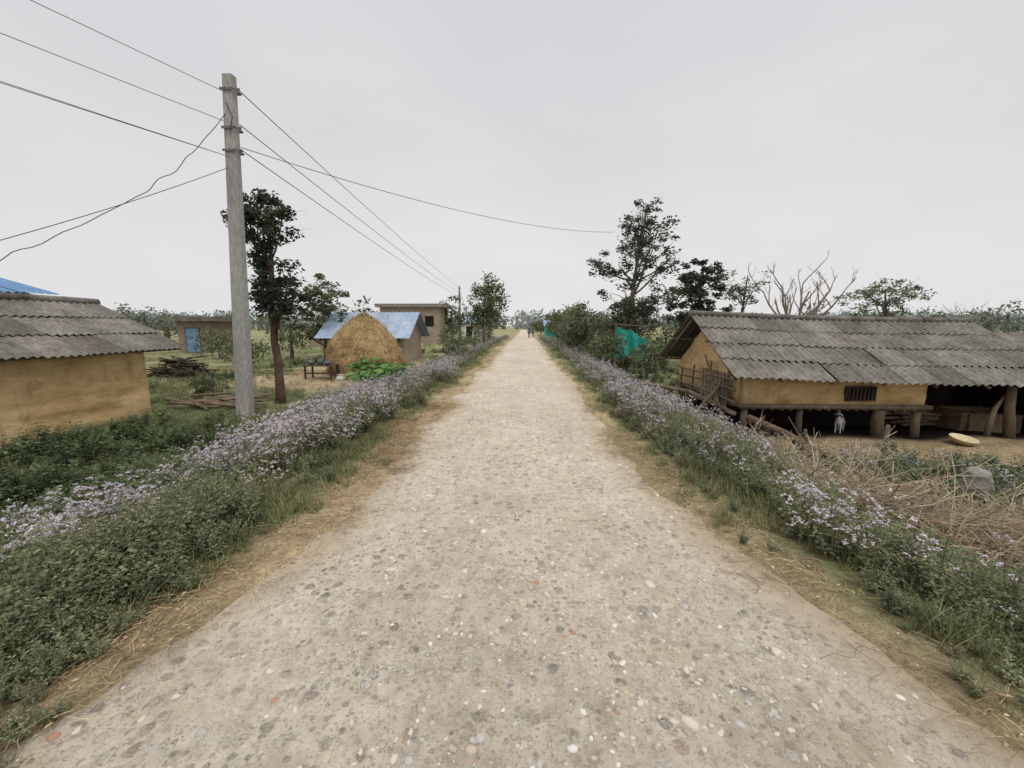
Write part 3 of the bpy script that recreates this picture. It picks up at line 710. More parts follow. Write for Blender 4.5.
def mudwall(mb, a, b, z0, z1a, z1b=None, thick=.12, n=(30, 14), seed=0, zmid=None):
    a = np.array(a, float); b = np.array(b, float); L = np.linalg.norm(b - a); d = (b - a) / L; nr = np.array([-d[1], d[0]])
    z1b = z1a if z1b is None else z1b
    for sgn in (1, -1):
        vs = []; tt = []
        for j in range(n[1] + 1):
            for i in range(n[0] + 1):
                t = i / n[0]; top = z1a + (z1b - z1a) * t
                if zmid is not None: top = z1a + (zmid - z1a) * (1 - abs(2 * t - 1))
                z = z0 + (top - z0) * j / n[1]
                w = thick / 2 + .009 * math.sin(z * 17 + 5 * float(vn(t * L, z, 1.2, seed))) + .05 * (float(vn(t * L, z * 1.6, .4, seed + 1)) - .5) + .02 * (float(vn(t * L, z, .12, seed + 4)) - .5)
                p = a + d * L * t + nr * sgn * w; vs.append((p[0], p[1], z))
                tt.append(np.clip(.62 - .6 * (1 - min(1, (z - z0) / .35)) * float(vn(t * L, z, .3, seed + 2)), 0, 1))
        fs = [(j * (n[0] + 1) + i, j * (n[0] + 1) + i + 1, (j + 1) * (n[0] + 1) + i + 1, (j + 1) * (n[0] + 1) + i) for j in range(n[1]) for i in range(n[0])]
        mb.add(vs, fs, tt)
    def P(t, s, z): q = a + d * L * t + nr * s * thick * .5; return (q[0], q[1], z)
    mb.add([P(0, -1, z0), P(0, 1, z0), P(0, 1, z1a), P(0, -1, z1a)], [(0, 1, 2, 3)], .5)
    mb.add([P(1, -1, z0), P(1, 1, z0), P(1, 1, z1b), P(1, -1, z1b)], [(0, 1, 2, 3)], .5)

e = empty('mud_house', (-11.5, 7, -.5))
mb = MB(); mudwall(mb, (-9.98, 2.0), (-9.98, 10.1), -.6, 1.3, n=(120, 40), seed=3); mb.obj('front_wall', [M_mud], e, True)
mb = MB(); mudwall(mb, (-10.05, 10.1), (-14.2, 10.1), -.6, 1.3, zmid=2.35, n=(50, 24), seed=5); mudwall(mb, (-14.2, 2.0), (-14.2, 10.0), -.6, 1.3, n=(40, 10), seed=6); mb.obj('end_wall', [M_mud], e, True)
mb = MB()
corr(mb, (-12.1, 1.5, 2.52), (0, 1, -.008), (2.55, 0, -1.27), 9.55, 2.85, 3, seed=4, sag=.03)
corr(mb, (-12.1, 1.5, 2.52), (0, 1, -.008), (-2.55, 0, -1.27), 9.55, 2.85, 3, seed=5, sag=.03)
for i in range(12):
    y = 1.5 + i * .8; mb.tube([(-12.1, y, 2.53 - i * .006), (-12.1, y + .84, 2.525 - i * .006)], [.11, .1], 10, random.random())
mb.obj('corrugated_roof', [M_roof], e, True)
mb = MB()
for i in range(12):
    y = 1.9 + i * .82; mb.tube([(-12.05, y, 2.4), (-9.66, y, 1.19)], .03, 6, random.random())
mb.tube([(-9.75, 1.6, 1.2), (-9.75, 11.0, 1.16)], .035, 6); mb.tube([(-11, 1.6, 1.82), (-11, 11.05, 1.78)], .035, 6); mb.tube([(-12.1, 1.6, 2.42), (-12.1, 11.05, 2.35)], .04, 6)
mb.obj('rafters', [M_wood], e)

e = empty('blue_roof_house', (-18.6, 11, -.5))
mb = MB(); corr(mb, (-18.0, 9.0, 3.5), (0, 1, 0), (2.4, 0, -.7), 4.2, 2.5, 1, .2, .02, 1.0, 8); corr(mb, (-18.0, 9.0, 3.5), (0, 1, 0), (-2.4, 0, -.7), 4.2, 2.5, 1, .2, .02, 1.0, 9); mb.obj('blue_roof', [M_bluepaint], e, True)
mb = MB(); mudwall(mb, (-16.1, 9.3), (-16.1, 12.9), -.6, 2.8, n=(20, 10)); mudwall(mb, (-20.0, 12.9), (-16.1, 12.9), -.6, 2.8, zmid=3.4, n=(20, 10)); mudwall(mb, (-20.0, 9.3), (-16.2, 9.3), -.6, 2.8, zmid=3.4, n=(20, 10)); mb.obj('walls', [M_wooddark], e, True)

# right raised goat shed
RW = 8.75
e = empty('raised_mud_goat_shed', (10, 13.3, -1.2))
mb = MB()
mudwall(mb, (5.95, 10.98), (10.75, 10.98), -.30, .5, n=(90, 16), seed=13)
mb.obj('front_wall', [M_mud], e, True)
mb = MB(); mudwall(mb, (5.95, 15.4), (5.95, 11.06), -.30, .46, zmid=1.98, n=(60, 28), seed=15)
mudwall(mb, (10.75, 11.06), (10.75, 15.4), -.30, .46, zmid=1.85, n=(20, 10), seed=16)
mb.obj('gable_wall', [M_mud], e, True)
mb = MB()
for i in range(44): mb.box((5.9 + i * .185, 14.6, -1.3), (6.07 + i * .185, 14.63, -.45 if 5.9 + i * .185 < 10.7 else 1.1), random.random(), 0, j=.01)
mb.box((10.85, 13.0, -1.3), (13.9, 13.04, 1.6), .2, 1); mb.box((13.9, 10.9, -1.3), (13.94, 15.4, .5), .2, 1)  # near-black sheets added to make the open bay read as shaded
mb.box((5.9, 12.3, -1.3), (10.8, 12.34, -.47), .2, 1); mb.box((6.0, 11.1, -.303), (10.7, 15.3, -.28), .2, 1)  # same dark sheets, standing in for shade beneath and inside the raised floor
mb.obj('boards_and_shade_panels', [M_wooddark, M_dark], e)
mb = MB()
corr(mb, (5.3, 13.3, 2.18), (1, 0, -.026), (0, -2.95, -1.66), RW, 3.4, 4, .2, .03, .9, 21, .06)
corr(mb, (5.3, 13.3, 2.18), (1, 0, -.026), (0, 2.75, -1.6), RW, 3.2, 4, .2, .03, .9, 22, .06)
for i in range(12):
    st = RW / 12; x = 5.3 + i * st; z = 2.21 - (x - 5.3) * .026 - .06 * math.sin(math.pi * (x - 5.3) / RW); mb.tube([(x, 13.3, z), (x + st + .03, 13.3, z - .02)], [.1, .085], 10, random.random())
mb.obj('corrugated_roof', [M_roof], e, True)
mb = MB()
for x in (5.45, 6.6, 7.9, 9.2, 10.5, 11.8, 13.0, 13.9):
    zr = 2.08 - (x - 5.3) * .026 - .06 * math.sin(math.pi * (x - 5.3) / RW)
    mb.tube([(x, 13.3, zr), (x, 10.42, zr - 1.63)], .035, 6, random.random()); mb.tube([(x, 13.3, zr), (x, 15.95, zr - 1.55)], .035, 6, random.random())
for y, z in ((10.6, .47), (12, 1.3), (14.6, 1.3), (15.8, .5)): mb.tube([(5.3, y, z + .06), (14.0, y, z - .17)], .04, 6, .4)
mb.box((5.85, 10.85, -.42), (10.9, 11.15, -.31), .5); mb.box((5.82, 11.16, -.42), (6.08, 15.5, -.31), .4)
for i in range(20): mb.tube([(6.0 + i * .25, 10.9, -.45), (6.0 + i * .25, 15.3, -.45)], .035, 5, random.random())
for x, y, r in ((6.05, 11.0, .09), (7.55, 11.0, .08), (9.65, 11.0, .15), (10.7, 11.05, .1), (6.05, 13.2, .08), (6.05, 15.3, .09), (8.3, 15.2, .09), (10.7, 15.2, .09)):
    g = gz(x, y) - .1; mb.tube([(x + .02, y, g), (x - .02, y, -.7), (x, y, -.46)], [r * 1.1, r, r * .95], 8, random.random())
for x, y in ((12.75, 10.75), (13.85, 10.75), (12.6, 15.3), (13.85, 15.3)):
    g = gz(x, y) - .1; mb.tube([(x + .08, y - .05, g), (x, y, -.3), (x - .03, y, .42)], [.12, .10, .09], 8, .3)
mb.tube([(12.35, 10.8, gz(12.45, 10.8)), (12.5, 10.85, -.4), (12.95, 10.9, .38)], [.07, .06, .05], 7, .9)
mb.obj('timber_frame', [M_wood], e, True)
mb = MB(); mb.box((8.65, 10.885, -.16), (9.35, 10.92, .16), .2, 0)
for i in range(7): mb.tube([(8.70 + i * .1, 10.86, -.16), (8.70 + i * .1, 10.86, .16)], .022, 5, .8, 1)
for a, b in (((8.61, 10.84, .16), (9.39, 10.93, .2)), ((8.61, 10.84, -.2), (9.39, 10.93, -.16)), ((8.61, 10.84, -.158), (8.65, 10.93, .158)), ((9.35, 10.84, -.158), (9.39, 10.93, .158))): mb.box(a, b, .4, 1)
mb.obj('barred_window', [M_dark, M_wooddark], e)
mb = MB()
for y, h in ((11.3, .55), (12.4, .75), (13.6, .5), (14.6, .3)): mb.tube([(5.62, y, gz(5.62, y) - .1), (5.72, y + .05, h)], [.045, .035], 6, random.random())
for z in (-.55, -.22, .1, .36): mb.tube([(5.6, 10.7, z), (5.66, 12.8, z + random.uniform(-.08, .08)), (5.62, 15.0, z + random.uniform(-.1, .1))], .03, 6, random.random())
mb.tube([(5.5, 10.9, -.9), (5.72, 12.9, .9)], .03, 6, .7)
for i in range(7):
    y = 11.4 + i * .22; mb.box((5.64, y, -.45), (5.67, y + .15, .5), random.random(), 0, j=.015)
mb.obj('pole_rack', [M_wood], e)
e = empty('farm_shed', (21, 17, -1))
mb = MB(); corr(mb, (16.6, 18.5, 1.55), (1, 0, 0), (0, -2.6, -1.1), 9, 2.9, 3, .2, .03, .9, 31, .04); corr(mb, (16.6, 18.5, 1.55), (1, 0, 0), (0, 2.6, -1.1), 9, 2.9, 3, .2, .03, .9, 32, .04); mb.obj('corrugated_roof', [M_roof], e, True)
mb = MB(); mudwall(mb, (17, 16.4), (25, 16.4), -1.3, .6, n=(40, 10)); mudwall(mb, (17, 20.6), (17, 16.5), -1.3, .6, zmid=1.4, n=(20, 10)); mb.obj('walls', [M_mud], e, True)

def house(name, x0, x1, y0, y1, z0, ze, zr, wallm, roofm, over=.35, lam=.22, openings=(), flat=False, seed=1, opm=None):
    e = empty(name, ((x0 + x1) / 2, (y0 + y1) / 2, z0)); mb = MB()
    t = .15
    mb.box((x0, y0, z0), (x1, y0 + t, ze)); mb.box((x0, y1 - t, z0), (x1, y1, ze)); mb.box((x0, y0 + t, z0), (x0 + t, y1 - t, ze)); mb.box((x1 - t, y0 + t, z0), (x1, y1 - t, ze))
    if not flat:
        ym = (y0 + y1) / 2
        for x in (x0, x1 - t): mb.add([(x, y0, ze), (x + t, y0, ze), (x + t, y1, ze), (x, y1, ze), (x, ym, zr - .05), (x + t, ym, zr - .05)], [(0, 1, 5, 4), (2, 3, 4, 5), (0, 4, 3), (1, 2, 5)])
    mb.obj('walls', [wallm], e)
    mb = MB()
    if flat: mb.box((x0 - over, y0 - over, ze + .003), (x1 + over, y1 + over, zr))
    else:
        ym = (y0 + y1) / 2; dy = ym - y0 + over; dz = (zr - ze) * dy / (ym - y0)
        L = math.hypot(dy, dz)
        corr(mb, (x0 - over, ym, zr + .03), (1, 0, 0), (0, -dy, -dz), x1 - x0 + 2 * over, L, 1, lam, .02, 1, seed); corr(mb, (x0 - over, ym, zr + .03), (1, 0, 0), (0, dy, -dz), x1 - x0 + 2 * over, L, 1, lam, .02, 1, seed + 1)
    mb.obj('roof', [roofm], e, not flat)
    if openings:
        mb = MB()
        for a, b, c, d in openings:
            mb.box((a, y0 - .03, c), (b, y0 - .003, d)); w = .05
            for p, q in (((a - w, y0 - .05, d), (b + w, y0 - .004, d + w)), ((a - w, y0 - .05, c - w), (b + w, y0 - .004, c)), ((a - w, y0 - .05, c), (a, y0 - .004, d)), ((b, y0 - .05, c), (b + w, y0 - .004, d))): mb.box(p, q, .5, 1)
        mb.obj('windows_and_doors', [opm or M_dark, M_wooddark], e)
    return e
house('blue_roof_shed', -12.0, -7.3, 24, 28, -.6, 1.35, 2.65, M_tanwall, M_blueroof, openings=((-11.6, -9.9, -.55, 1.2), (-9.6, -7.6, -.55, 1.2)), over=.5)
house('small_hut', -30.1, -27.3, 34, 37.5, -.6, 2.2, 2.6, M_brick, M_roof, flat=True, over=.5, openings=((-29.4, -28.2, -.45, 1.6),), opm=M_bluedull)
house('brick_building', -19.5, -11.5, 54, 60, -.6, 4.3, 4.75, M_tanwall, M_conc, flat=True, over=.5, openings=((-18.6, -17.4, 1.8, 3.1), (-16, -14.8, 1.8, 3.1), (-13.4, -12.3, 1.8, 3.1)))
house('roadside_house', -11.5, -7.4, 72, 77, -.6, 2.4, 3.6, M_white, M_blueroof, openings=((-10.5, -9.5, -.4, 1.7),))
house('farm_house', -24, -19, 44, 48, -.6, 1.6, 2.8, M_tanwall, M_roof, openings=((-22, -21, -.4, 1.2),))
house('green_shed', 4.2, 7.2, 84, 88, -.6, 2.0, 3.0, M_teal, M_blueroof)

# ------------------------------------------------------------------ haystack
e = empty('haystack', (-7.6, 18.9, -.55))
prof = [(1.6, -.05), (1.72, .35), (1.72, .9), (1.58, 1.4), (1.33, 1.85), (1.0, 2.25), (.62, 2.58), (.26, 2.78), (0, 2.84)]
mb = MB(); nu = 48; vs = []
for k in range(33):
    t = k / 32 * 8; i = min(int(t), 7); f = t - i; r = prof[i][0] * (1 - f) + prof[i + 1][0] * f; z = prof[i][1] * (1 - f) + prof[i + 1][1] * f
    for a in range(nu):
        an = 2 * math.pi * a / nu; rr2 = r * (1 + .22 * (float(vn(math.cos(an) * 2 + 9, math.sin(an) * 2 + z, 1, 61)) - .5) + .12 * (float(vn(an * 3, z * 4, .6, 62)) - .5))
        vs.append((-7.6 + rr2 * math.cos(an), 18.9 + rr2 * math.sin(an), -.55 + z))
mb.add(vs, [(k * nu + a, k * nu + (a + 1) % nu, (k + 1) * nu + (a + 1) % nu, (k + 1) * nu + a) for k in range(32) for a in range(nu)])
M_hay = mat_noise('hay', (.28, .18, .08), (.54, .38, .185), 4, .9, 30, .08, sc=(1, 1, .35)); mb.obj('hay_body', [M_hay], e, True)
M_hay2 = mat_leaf('hay_straw', [(0, (.22, .145, .065)), (.6, (.47, .34, .165)), (1, (.66, .5, .28))], .1, .8, 0)
mb = MB(); V = np.array(vs); idx = R.integers(0, len(V), 6500); C = V[idx] + R.normal(0, .04, (6500, 3)); dn = C - np.array([-7.6, 18.9, .2]); dn /= np.linalg.norm(dn, axis=1)[:, None]
A = np.cross(dn, R.normal(size=(6500, 3))); A[:, 2] -= 1.2; A /= np.linalg.norm(A, axis=1)[:, None]; Bv = np.cross(A, dn); Bv /= np.linalg.norm(Bv, axis=1)[:, None]
mb.quads(C + dn * .02, A * R.uniform(.08, .22, (6500, 1)) + dn * .04, Bv * .011, R.random(6500)); mb.obj('loose_straw', [M_hay2], e)

# ------------------------------------------------------------------ utility poles + wires
def upole(name, base, top, w0, w1):
    e = empty(name, base); mb = MB(); b = Vector(base); t = Vector(top); n = 8
    vs = []
    for i in range(n + 1):
        f = i / n; p = b.lerp(t, f); w = (w0 + (w1 - w0) * f) / 2; d = w * .8; c = w * .2
        for x, y in ((-w + c, -d), (w - c, -d), (w, -d + c), (w, d - c), (w - c, d), (-w + c, d), (-w, d - c), (-w, -d + c)): vs.append(p + Vector((x, y, 0)))
    fs = [(i * 8 + q, i * 8 + (q + 1) % 8, (i + 1) * 8 + (q + 1) % 8, (i + 1) * 8 + q) for i in range(n) for q in range(8)] + [tuple(range(8))[::-1], tuple(n * 8 + q for q in range(8))]
    mb.add(vs, fs); mb.obj('concrete_shaft', [M_pole], e)
    mb = MB()
    for z in (.96, .86, .80):
        p = b.lerp(t, z); mb.box(p + Vector((-.15, -.14, -.025)), p + Vector((.17, -.12, .025)), .5); mb.box(p + Vector((-.15, .12, -.025)), p + Vector((.17, .14, .025)), .5)
        q = p + Vector((.18, 0, 0)); mb.tube([q + Vector((0, -.15, 0)), q + Vector((0, .15, 0))], .012, 6); mb.tube([q + Vector((.03, 0, -.05)), q + Vector((.03, 0, -.03)), q + Vector((.03, 0, .03)), q + Vector((.03, 0, .05))], [.038, .026, .026, .038], 8)
    mb.obj('insulator_brackets', [M_metal], e)
PB = Vector((-7.3, 10.0, -.7)); PT = Vector((-6.9, 10.0, 7.55)); upole('utility_pole', PB, PT, .36, .24)
upole('utility_pole', (-9.7, 60, -.6), (-9.7, 60, 7.6), .34, .24)
def wire(mb, a, b, sag, r=.008, n=24, wig=0):
    a, b = Vector(a), Vector(b); pts = []
    for i in range(n + 1):
        t = i / n; p = a.lerp(b, t); p.z -= 4 * sag * t * (1 - t)
        if wig: p += Vector((math.sin(t * 17) * wig, math.cos(t * 23) * wig, math.sin(t * 31) * wig)) * math.sin(math.pi * t)
        pts.append(p)
    mb.tube(pts, r, 5, cap=False)
mb = MB()
dv = Vector((-22, -39, 0))
def pz(z): f = (z + .7) / 8.25; return PB.lerp(PT, f)
for z, off, dx, dz in ((7.2, -.1, 3.5, .8), (6.55, -.08, 1.5, .6), (5.8, -.1, 0, .9), (5.75, .06, .3, 1.1)):
    p = pz(z) + Vector((off, 0, 0)); wire(mb, p, p + dv + Vector((dx, 0, dz)), .2, .0065)
for z, q in ((7.25, (-9.5, 60, 7.3)), (6.5, (-9.6, 60, 6.6)), (5.95, (-9.5, 60, 6.0))): wire(mb, pz(z) + Vector((.2, 0, 0)), q, .25, .011)
wire(mb, pz(6.0) + Vector((.2, 0, 0)), (5.0, 24, 7.1), .5, .009)
wire(mb, pz(6.9), (-8.3, 8.3, 4.2), .25, .008, 24, .03); wire(mb, (-8.3, 8.3, 4.2), (-10.6, 6.0, 2.1), .15, .008, 24, .04)
wire(mb, pz(5.6), (-9.6, 5.2, 2.3), .12, .007, 24, .0)
mb.tube([pz(6.9) + Vector((.0, -.15, 0)), pz(6.6) + Vector((.16, -.18, 0)), pz(6.2) + Vector((.1, -.2, 0))], .012, 5)
mb.obj('overhead_wires', [M_wire])

# ------------------------------------------------------------------ small things
mb = MB()
for i in range(150):
    a = random.gauss(0, .6); L = random.uniform(.3, .8); c = Vector((-15.8 + random.gauss(0, .5), 17.9 + random.gauss(0, .35), -.5)); h = max(0, 1 - abs(c.x + 15.8) / 1.4); c.z += random.uniform(0, .8) * h + .05
    d = Vector((math.cos(a), math.sin(a), random.uniform(-.3, .3))) * L; mb.tube([c - d, c + d * .2, c + d + Vector((0, 0, random.uniform(-.05, .05)))], [.03, .035, .02], 5, random.random())
mb.obj('firewood_pile', [M_wooddark], loc=(-15.8, 17.9, -.5))
mb = MB()
for i in range(26):
    a = random.uniform(-.7, 1.1); L = random.uniform(.2, .8); c = Vector((-8.7 + random.gauss(0, .6), 11.3 + random.gauss(0, .5), 0)); c.z = gz(c.x, c.y) + random.uniform(.03, .22)
    d = Vector((math.cos(a), math.sin(a), random.uniform(-.1, .1))) * L; mb.tube([c - d, c + d], [.05, .035], 6, random.random())
mb.obj('scattered_timber', [M_wood], loc=(-8.6, 11.3, -.5))
e = empty('wooden_table', (-8.75, 16.8, -.5)); mb = MB()
for i in range(5): mb.box((-9.35, 16.45 + i * .15, .12), (-8.1, 16.58 + i * .15, .16), random.random(), 0, j=.006)
for x in (-9.28, -8.18):
    for y in (16.5, 17.1): mb.box((x - .03, y - .03, -.55), (x + .03, y + .03, .118), .3)
mb.box((-9.3, 16.48, -.2), (-8.15, 16.52, -.14), .4); mb.obj('frame', [M_wooddark], e)
def pot(mb, x, y, z, r, h, t=.5, mat=0):
    P = [(0, 0), (r * .7, 0), (r, h * .4), (r * .9, h * .75), (r * .65, h * .85), (r * .8, h)]; n = 14; vs = [(x + a * math.cos(6.2832 * k / n), y + a * math.sin(6.2832 * k / n), z + b) for a, b in P for k in range(n)]
    mb.add(vs, [(i * n + k, i * n + (k + 1) % n, (i + 1) * n + (k + 1) % n, (i + 1) * n + k) for i in range(5) for k in range(n)], t, mat)
mb = MB(); pot(mb, -9.1, 16.7, .165, .14, .25); pot(mb, -8.75, 16.8, .165, .12, .3); pot(mb, -8.4, 16.7, .165, .13, .22); mb.obj('cooking_pots', [M_metal], e, True)
mb = MB(); pot(mb, 0, 0, 0, .2, .3); o = mb.obj('water_bucket', [M_white], None, True); o.location = (-7.7, 16.4, -.52)
mb = MB(); pot(mb, 0, 0, 0, .16, .24); o = mb.obj('water_bucket', [M_white], None, True); o.location = (-7.3, 16.7, -.52)
e = empty('teal_tarpaulin', (6.0, 22.6, -.4)); mb = MB(); vs = []
for i in range(21):
    for j in range(10): vs.append((5.1 + i * .085, 22.6 + .1 * math.sin(i * .8 + j * .3) , .1 + j * .19 - .07 * math.sin(i * .5) - .004 * i * j))
mb.add(vs, [(i * 10 + j, (i + 1) * 10 + j, (i + 1) * 10 + j + 1, i * 10 + j + 1) for i in range(20) for j in range(9)]); mb.obj('sheet', [M_teal], e, True)
mb = MB()
for x in (5.05, 6.85): mb.tube([(x, 22.7, -.6), (x, 22.7, 2.0)], .04, 6)
mb.tube([(5.0, 22.7, 1.9), (6.9, 22.7, 1.75)], .035, 6); mb.obj('posts', [M_wood], e)
g = gz(7.1, 6.2)
mb = MB(); pts = [(7.1, 6.2, g - .1), (7.12, 6.2, g + .3), (7.08, 6.22, g + .62), (7.1, 6.2, g + .78), (7.1, 6.2, g + .8)]; mb.tube(pts, [.22, .19, .17, .15, .05], 11)
o = mb.obj('tree_stump', [M_conc], None, True, loc=(7.1, 6.2, g))
md = o.modifiers.new('s', 'SUBSURF'); md.levels = md.render_levels = 3; tx = bpy.data.textures.new('stump_noise', 'CLOUDS'); tx.noise_scale = .12; dm = o.modifiers.new('d', 'DISPLACE'); dm.texture = tx; dm.strength = .08
for (x, y, h, r, lean) in ((5.3, 7.6, .75, .05, .1), (6.2, 8.6, .8, .04, -.15), (4.5, 9.3, .7, .04, .05), (8.3, 9.2, .7, .06, .02)):
    g = gz(x, y); mb = MB(); mb.tube([(x, y, g - .1), (x + lean * .5, y, g + h * .6), (x + lean, y, g + h)], [r, r * .9, r * .7], 7, .6); mb.obj('fence_post', [M_wood], loc=(x, y, g))
mb = MB(); mb.tube([(5.6, 10.0, gz(5.6, 10.0) + .75), (6.1, 9.3, gz(6.1, 9.3) + .5), (6.6, 8.4, gz(6.6, 8.4) + .1)], [.09, .1, .11], 9, .4); mb.obj('fallen_log', [M_barkred], None, True, loc=(6.5, 9.4, -1))
mb = MB(); mb.tube([(3.9, 13.6, -.1), (5.2, 12.6, -.25), (5.7, 10.8, -.55)], [.07, .07, .05], 8, .4); mb.tube([(4.1, 14.6, gz(4.1, 14.6) - .1), (4.0, 14.2, .1)], .05, 6); mb.tube([(4.6, 11.4, gz(4.6, 11.4)), (5.8, 11.7, .25)], .05, 7); mb.obj('timber_rail', [M_wood], loc=(5, 12.6, -.5))
mb = MB(); n = 24; P = [(.0, .02), (.2, .02), (.26, .11), (.28, .12), (.27, .14), (.25, .13), (.18, .05), (0, .045)]; vs = [(a * math.cos(6.2832 * k / n), a * math.sin(6.2832 * k / n), b) for a, b in P for k in range(n)]
mb.add(vs, [(i * n + k, i * n + (k + 1) % n, (i + 1) * n + (k + 1) % n, (i + 1) * n + k) for i in range(7) for k in range(n)]); o = mb.obj('plastic_basin', [M_yellow], None, True); o.location = (11.2, 10.3, gz(11.2, 10.3) + .06); o.rotation_euler = (.2, 0, .3)
mb = MB(); mudwall(mb, (12.5, 11.5), (13.8, 11.4), -1.3, -.65, n=(24, 8), seed=71, thick=.25); mudwall(mb, (12.5, 12.3), (13.8, 12.2), -1.3, -.6, n=(24, 8), seed=72, thick=.25); mudwall(mb, (12.45, 11.45), (12.45, 12.35), -1.3, -.62, n=(10, 8), seed=73, thick=.25); mb.obj('mud_feeding_trough', [M_mudbrown], None, True, loc=(13.3, 12.0, -1.2))
mb = MB()
for i in range(30):
    x = random.uniform(11.1, 12.2); z = -1.18 + random.uniform(0, .45); y = 12.3 + random.uniform(-.25, .25); mb.tube([(x - .4, y, z), (x + .1, y + .05, z + .02), (x + .5, y + random.uniform(-.2, .2), z + random.uniform(-.05, .08))], [.04, .045, .03], 6, random.random())
mb.obj('timber_stack', [M_wood], loc=(11.6, 12.3, -1.2))
mb = MB(); mb.box((2.5, 1.1, -.5), (2.85, 1.95, .12), .5); o = mb.obj('culvert_stone', [M_conc], None, True, loc=(2.6, 1.6, 0))
md = o.modifiers.new('s', 'SUBSURF'); md.levels = md.render_levels = 5; dm = o.modifiers.new('d', 'DISPLACE'); dm.texture = tx; dm.strength = .1

# ------------------------------------------------------------------ goat (skin figure)
def skin(name, verts, edges, rad, mat, loc, rotz, sub=2):
    me = bpy.data.meshes.new(name); me.from_pydata(verts, edges, []); o = bpy.data.objects.new(name, me); COL.objects.link(o)
    md = o.modifiers.new('skin', 'SKIN'); md.use_smooth_shade = True
    sv = me.skin_vertices[0].data
    for i, r in enumerate(rad): sv[i].radius = (r, r) if np.isscalar(r) else r
    sv[0].use_root = True
    s = o.modifiers.new('sub', 'SUBSURF'); s.levels = s.render_levels = sub
    me.materials.append(mat); o.location = loc; o.rotation_euler = (0, 0, rotz); return o
def mat_goat():
    m, nt = nt_new('goat_hair'); tc = N(nt, 'ShaderNodeTexCoord').outputs['Object']
    n = noise(nt, 3.2, 1, tc); c = ramp(nt, [(.6, (.82, .8, .76)), (.64, (.05, .04, .035))], n).outputs[0]
    return finish(m, nt, c, .9, [(noise(nt, 80, 2, tc), .4, .01)])
MG = mat_goat()
gv = [(-.28, 0, .52), (-.08, 0, .50), (.14, 0, .50), (.3, 0, .54), (.42, 0, .7), (.5, 0, .83), (.6, 0, .78), (.68, 0, .73), (-.36, 0, .6), (-.42, 0, .66)]
ge = [(0, 1), (1, 2), (2, 3), (3, 4), (4, 5), (5, 6), (6, 7), (0, 8), (8, 9)]
gr_ = [.12, .145, .14, .11, .07, .065, .05, .032, .04, .015]
for sy in (-1, 1):
    b = len(gv); gv += [(.27, sy * .08, .4), (.26, sy * .08, .24), (.27, sy * .08, .1), (.29, sy * .08, .02)]; ge += [(3, b), (b, b + 1), (b + 1, b + 2), (b + 2, b + 3)]; gr_ += [.05, .03, .02, .026]
    b = len(gv); gv += [(-.24, sy * .08, .38), (-.34, sy * .08, .24), (-.31, sy * .08, .1), (-.29, sy * .08, .02)]; ge += [(0, b), (b, b + 1), (b + 1, b + 2), (b + 2, b + 3)]; gr_ += [.065, .032, .02, .026]
    b = len(gv); gv += [(.47, sy * .09, .84), (.44, sy * .15, .79)]; ge += [(5, b), (b, b + 1)]; gr_ += [.022, .016]
    b = len(gv); gv += [(.46, sy * .03, .92), (.41, sy * .04, .99)]; ge += [(5, b), (b, b + 1)]; gr_ += [.014, .007]
skin('goat', gv, ge, gr_, MG, (9.0, 11.45, gz(9.0, 11.45) - .01), 3.9).scale = (.70,) * 3
def mat_cloth(name, top, legs):
    m, nt = nt_new(name); tc = N(nt, 'ShaderNodeTexCoord').outputs['Object']; s = N(nt, 'ShaderNodeSeparateXYZ'); nt.links.new(tc, s.inputs[0])
    d = N(nt, 'ShaderNodeMath', operation='DIVIDE', i_1=1.8); nt.links.new(s.outputs[2], d.inputs[0])
    c = ramp(nt, [(0, (.12, .07, .05)), (.05, legs), (.5, top), (.83, (.22, .12, .08)), (.94, (.015, .012, .01))], d.outputs[0], 'CONSTANT').outputs[0]
    return finish(m, nt, c, .9)
def person(x, y, rz, m):
    v = [(0, 0, .95), (0, 0, 1.15), (0, 0, 1.38), (0, 0, 1.5), (0, .01, 1.6), (0, .02, 1.7)]; ed = [(0, 1), (1, 2), (2, 3), (3, 4), (4, 5)]; r = [(.15, .11), (.13, .1), (.16, .1), (.055, .055), (.09, .095), (.075, .08)]
    for s in (-1, 1):
        b = len(v); st = .13 * s; v += [(s * .09, 0, .85), (s * .1, .04 + st * .5, .5), (s * .1, st, .1), (s * .1, st + .12, .04)]; ed += [(0, b), (b, b + 1), (b + 1, b + 2), (b + 2, b + 3)]; r += [.09, .06, .045, .04]
        b = len(v); v += [(s * .2, 0, 1.38), (s * .25, -st * .6, 1.1), (s * .24, -st, .86), (s * .23, -st * 1.2, .77)]; ed += [(2, b), (b, b + 1), (b + 1, b + 2), (b + 2, b + 3)]; r += [.055, .045, .035, .035]
    skin('pedestrian', v, ed, r, m, (x, y, .0), rz)
person(.6, 60, .1, mat_cloth('dark_clothes', (.05, .05, .08), (.03, .03, .04)))
person(1.2, 63, 3.0, mat_cloth('grey_clothes', (.12, .1, .1), (.05, .05, .09)))

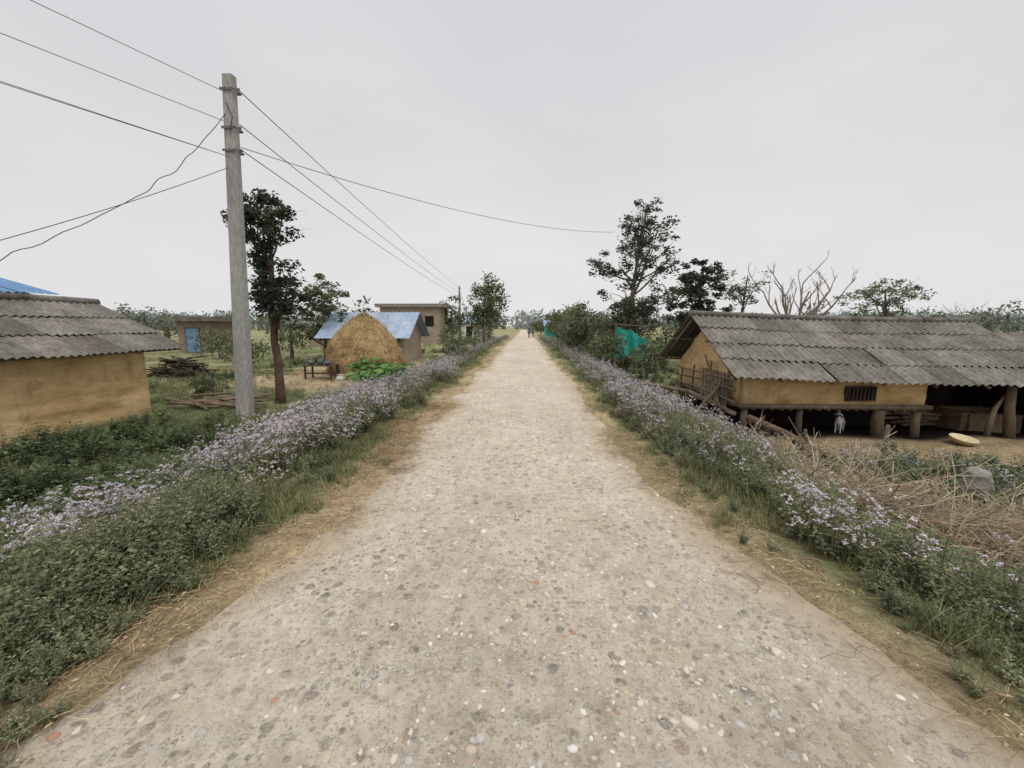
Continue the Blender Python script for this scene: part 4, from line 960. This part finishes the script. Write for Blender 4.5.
# ------------------------------------------------------------------ world, sun, camera
w = bpy.data.worlds.new('World'); S.world = w; w.use_nodes = True; nt = w.node_tree; nt.nodes.clear()
sky = N(nt, 'ShaderNodeTexSky', sky_type='NISHITA', sun_disc=False); SE, SR = math.radians(58), math.radians(150)
sky.sun_elevation = SE; sky.sun_rotation = SR
tc = N(nt, 'ShaderNodeTexCoord'); sep = N(nt, 'ShaderNodeSeparateXYZ'); nt.links.new(tc.outputs['Generated'], sep.inputs[0])
rp = ramp(nt, [(0, (8.0, 7.95, 7.9)), (.1, (7.8, 7.75, 7.75)), (.35, (7.15, 7.1, 7.25)), (.6, (6.9, 6.88, 7.15)), (.8, (14, 14, 14.0)), (1, (17.8, 17.6, 17.3))], sep.outputs[2])
n = noise(nt, 1.6, 5, tc.outputs['Generated'], .5, (1, 1, 2.5)); nr = ramp(nt, [(.3, (.93, .935, .95)), (.7, (1.055, 1.04, 1.035))], n)
c = mixc(nt, rp.outputs[0], nr.outputs[0], 1.0, 'MULTIPLY'); c = mixc(nt, c, sky.outputs[0], .02)
bg = N(nt, 'ShaderNodeBackground', i_Strength=.1); nt.links.new(c, bg.inputs[0]); wo = N(nt, 'ShaderNodeOutputWorld'); nt.links.new(bg.outputs[0], wo.inputs[0])
sl = bpy.data.lights.new('sun', 'SUN'); sl.energy = 1.1; sl.angle = math.radians(35); sl.color = (1, .95, .88); so = bpy.data.objects.new('sun', sl); COL.objects.link(so)
d = Vector((math.sin(SR) * math.cos(SE), math.cos(SR) * math.cos(SE), math.sin(SE))); so.rotation_euler = (-d).to_track_quat('-Z', 'Y').to_euler(); so.location = d * 50
cd = bpy.data.cameras.new('camera'); cd.lens = 14.06; cd.sensor_width = 36; cd.clip_end = 6000; cd.clip_start = .05
co = bpy.data.objects.new('camera', cd); COL.objects.link(co); co.location = (0, 0, 1.8); co.rotation_euler = (math.radians(90) - math.atan(58 / 400), 0, math.atan(13 / 400)); S.camera = co
S.view_settings.view_transform = 'Standard'; S.view_settings.look = 'None'; S.view_settings.exposure = 0
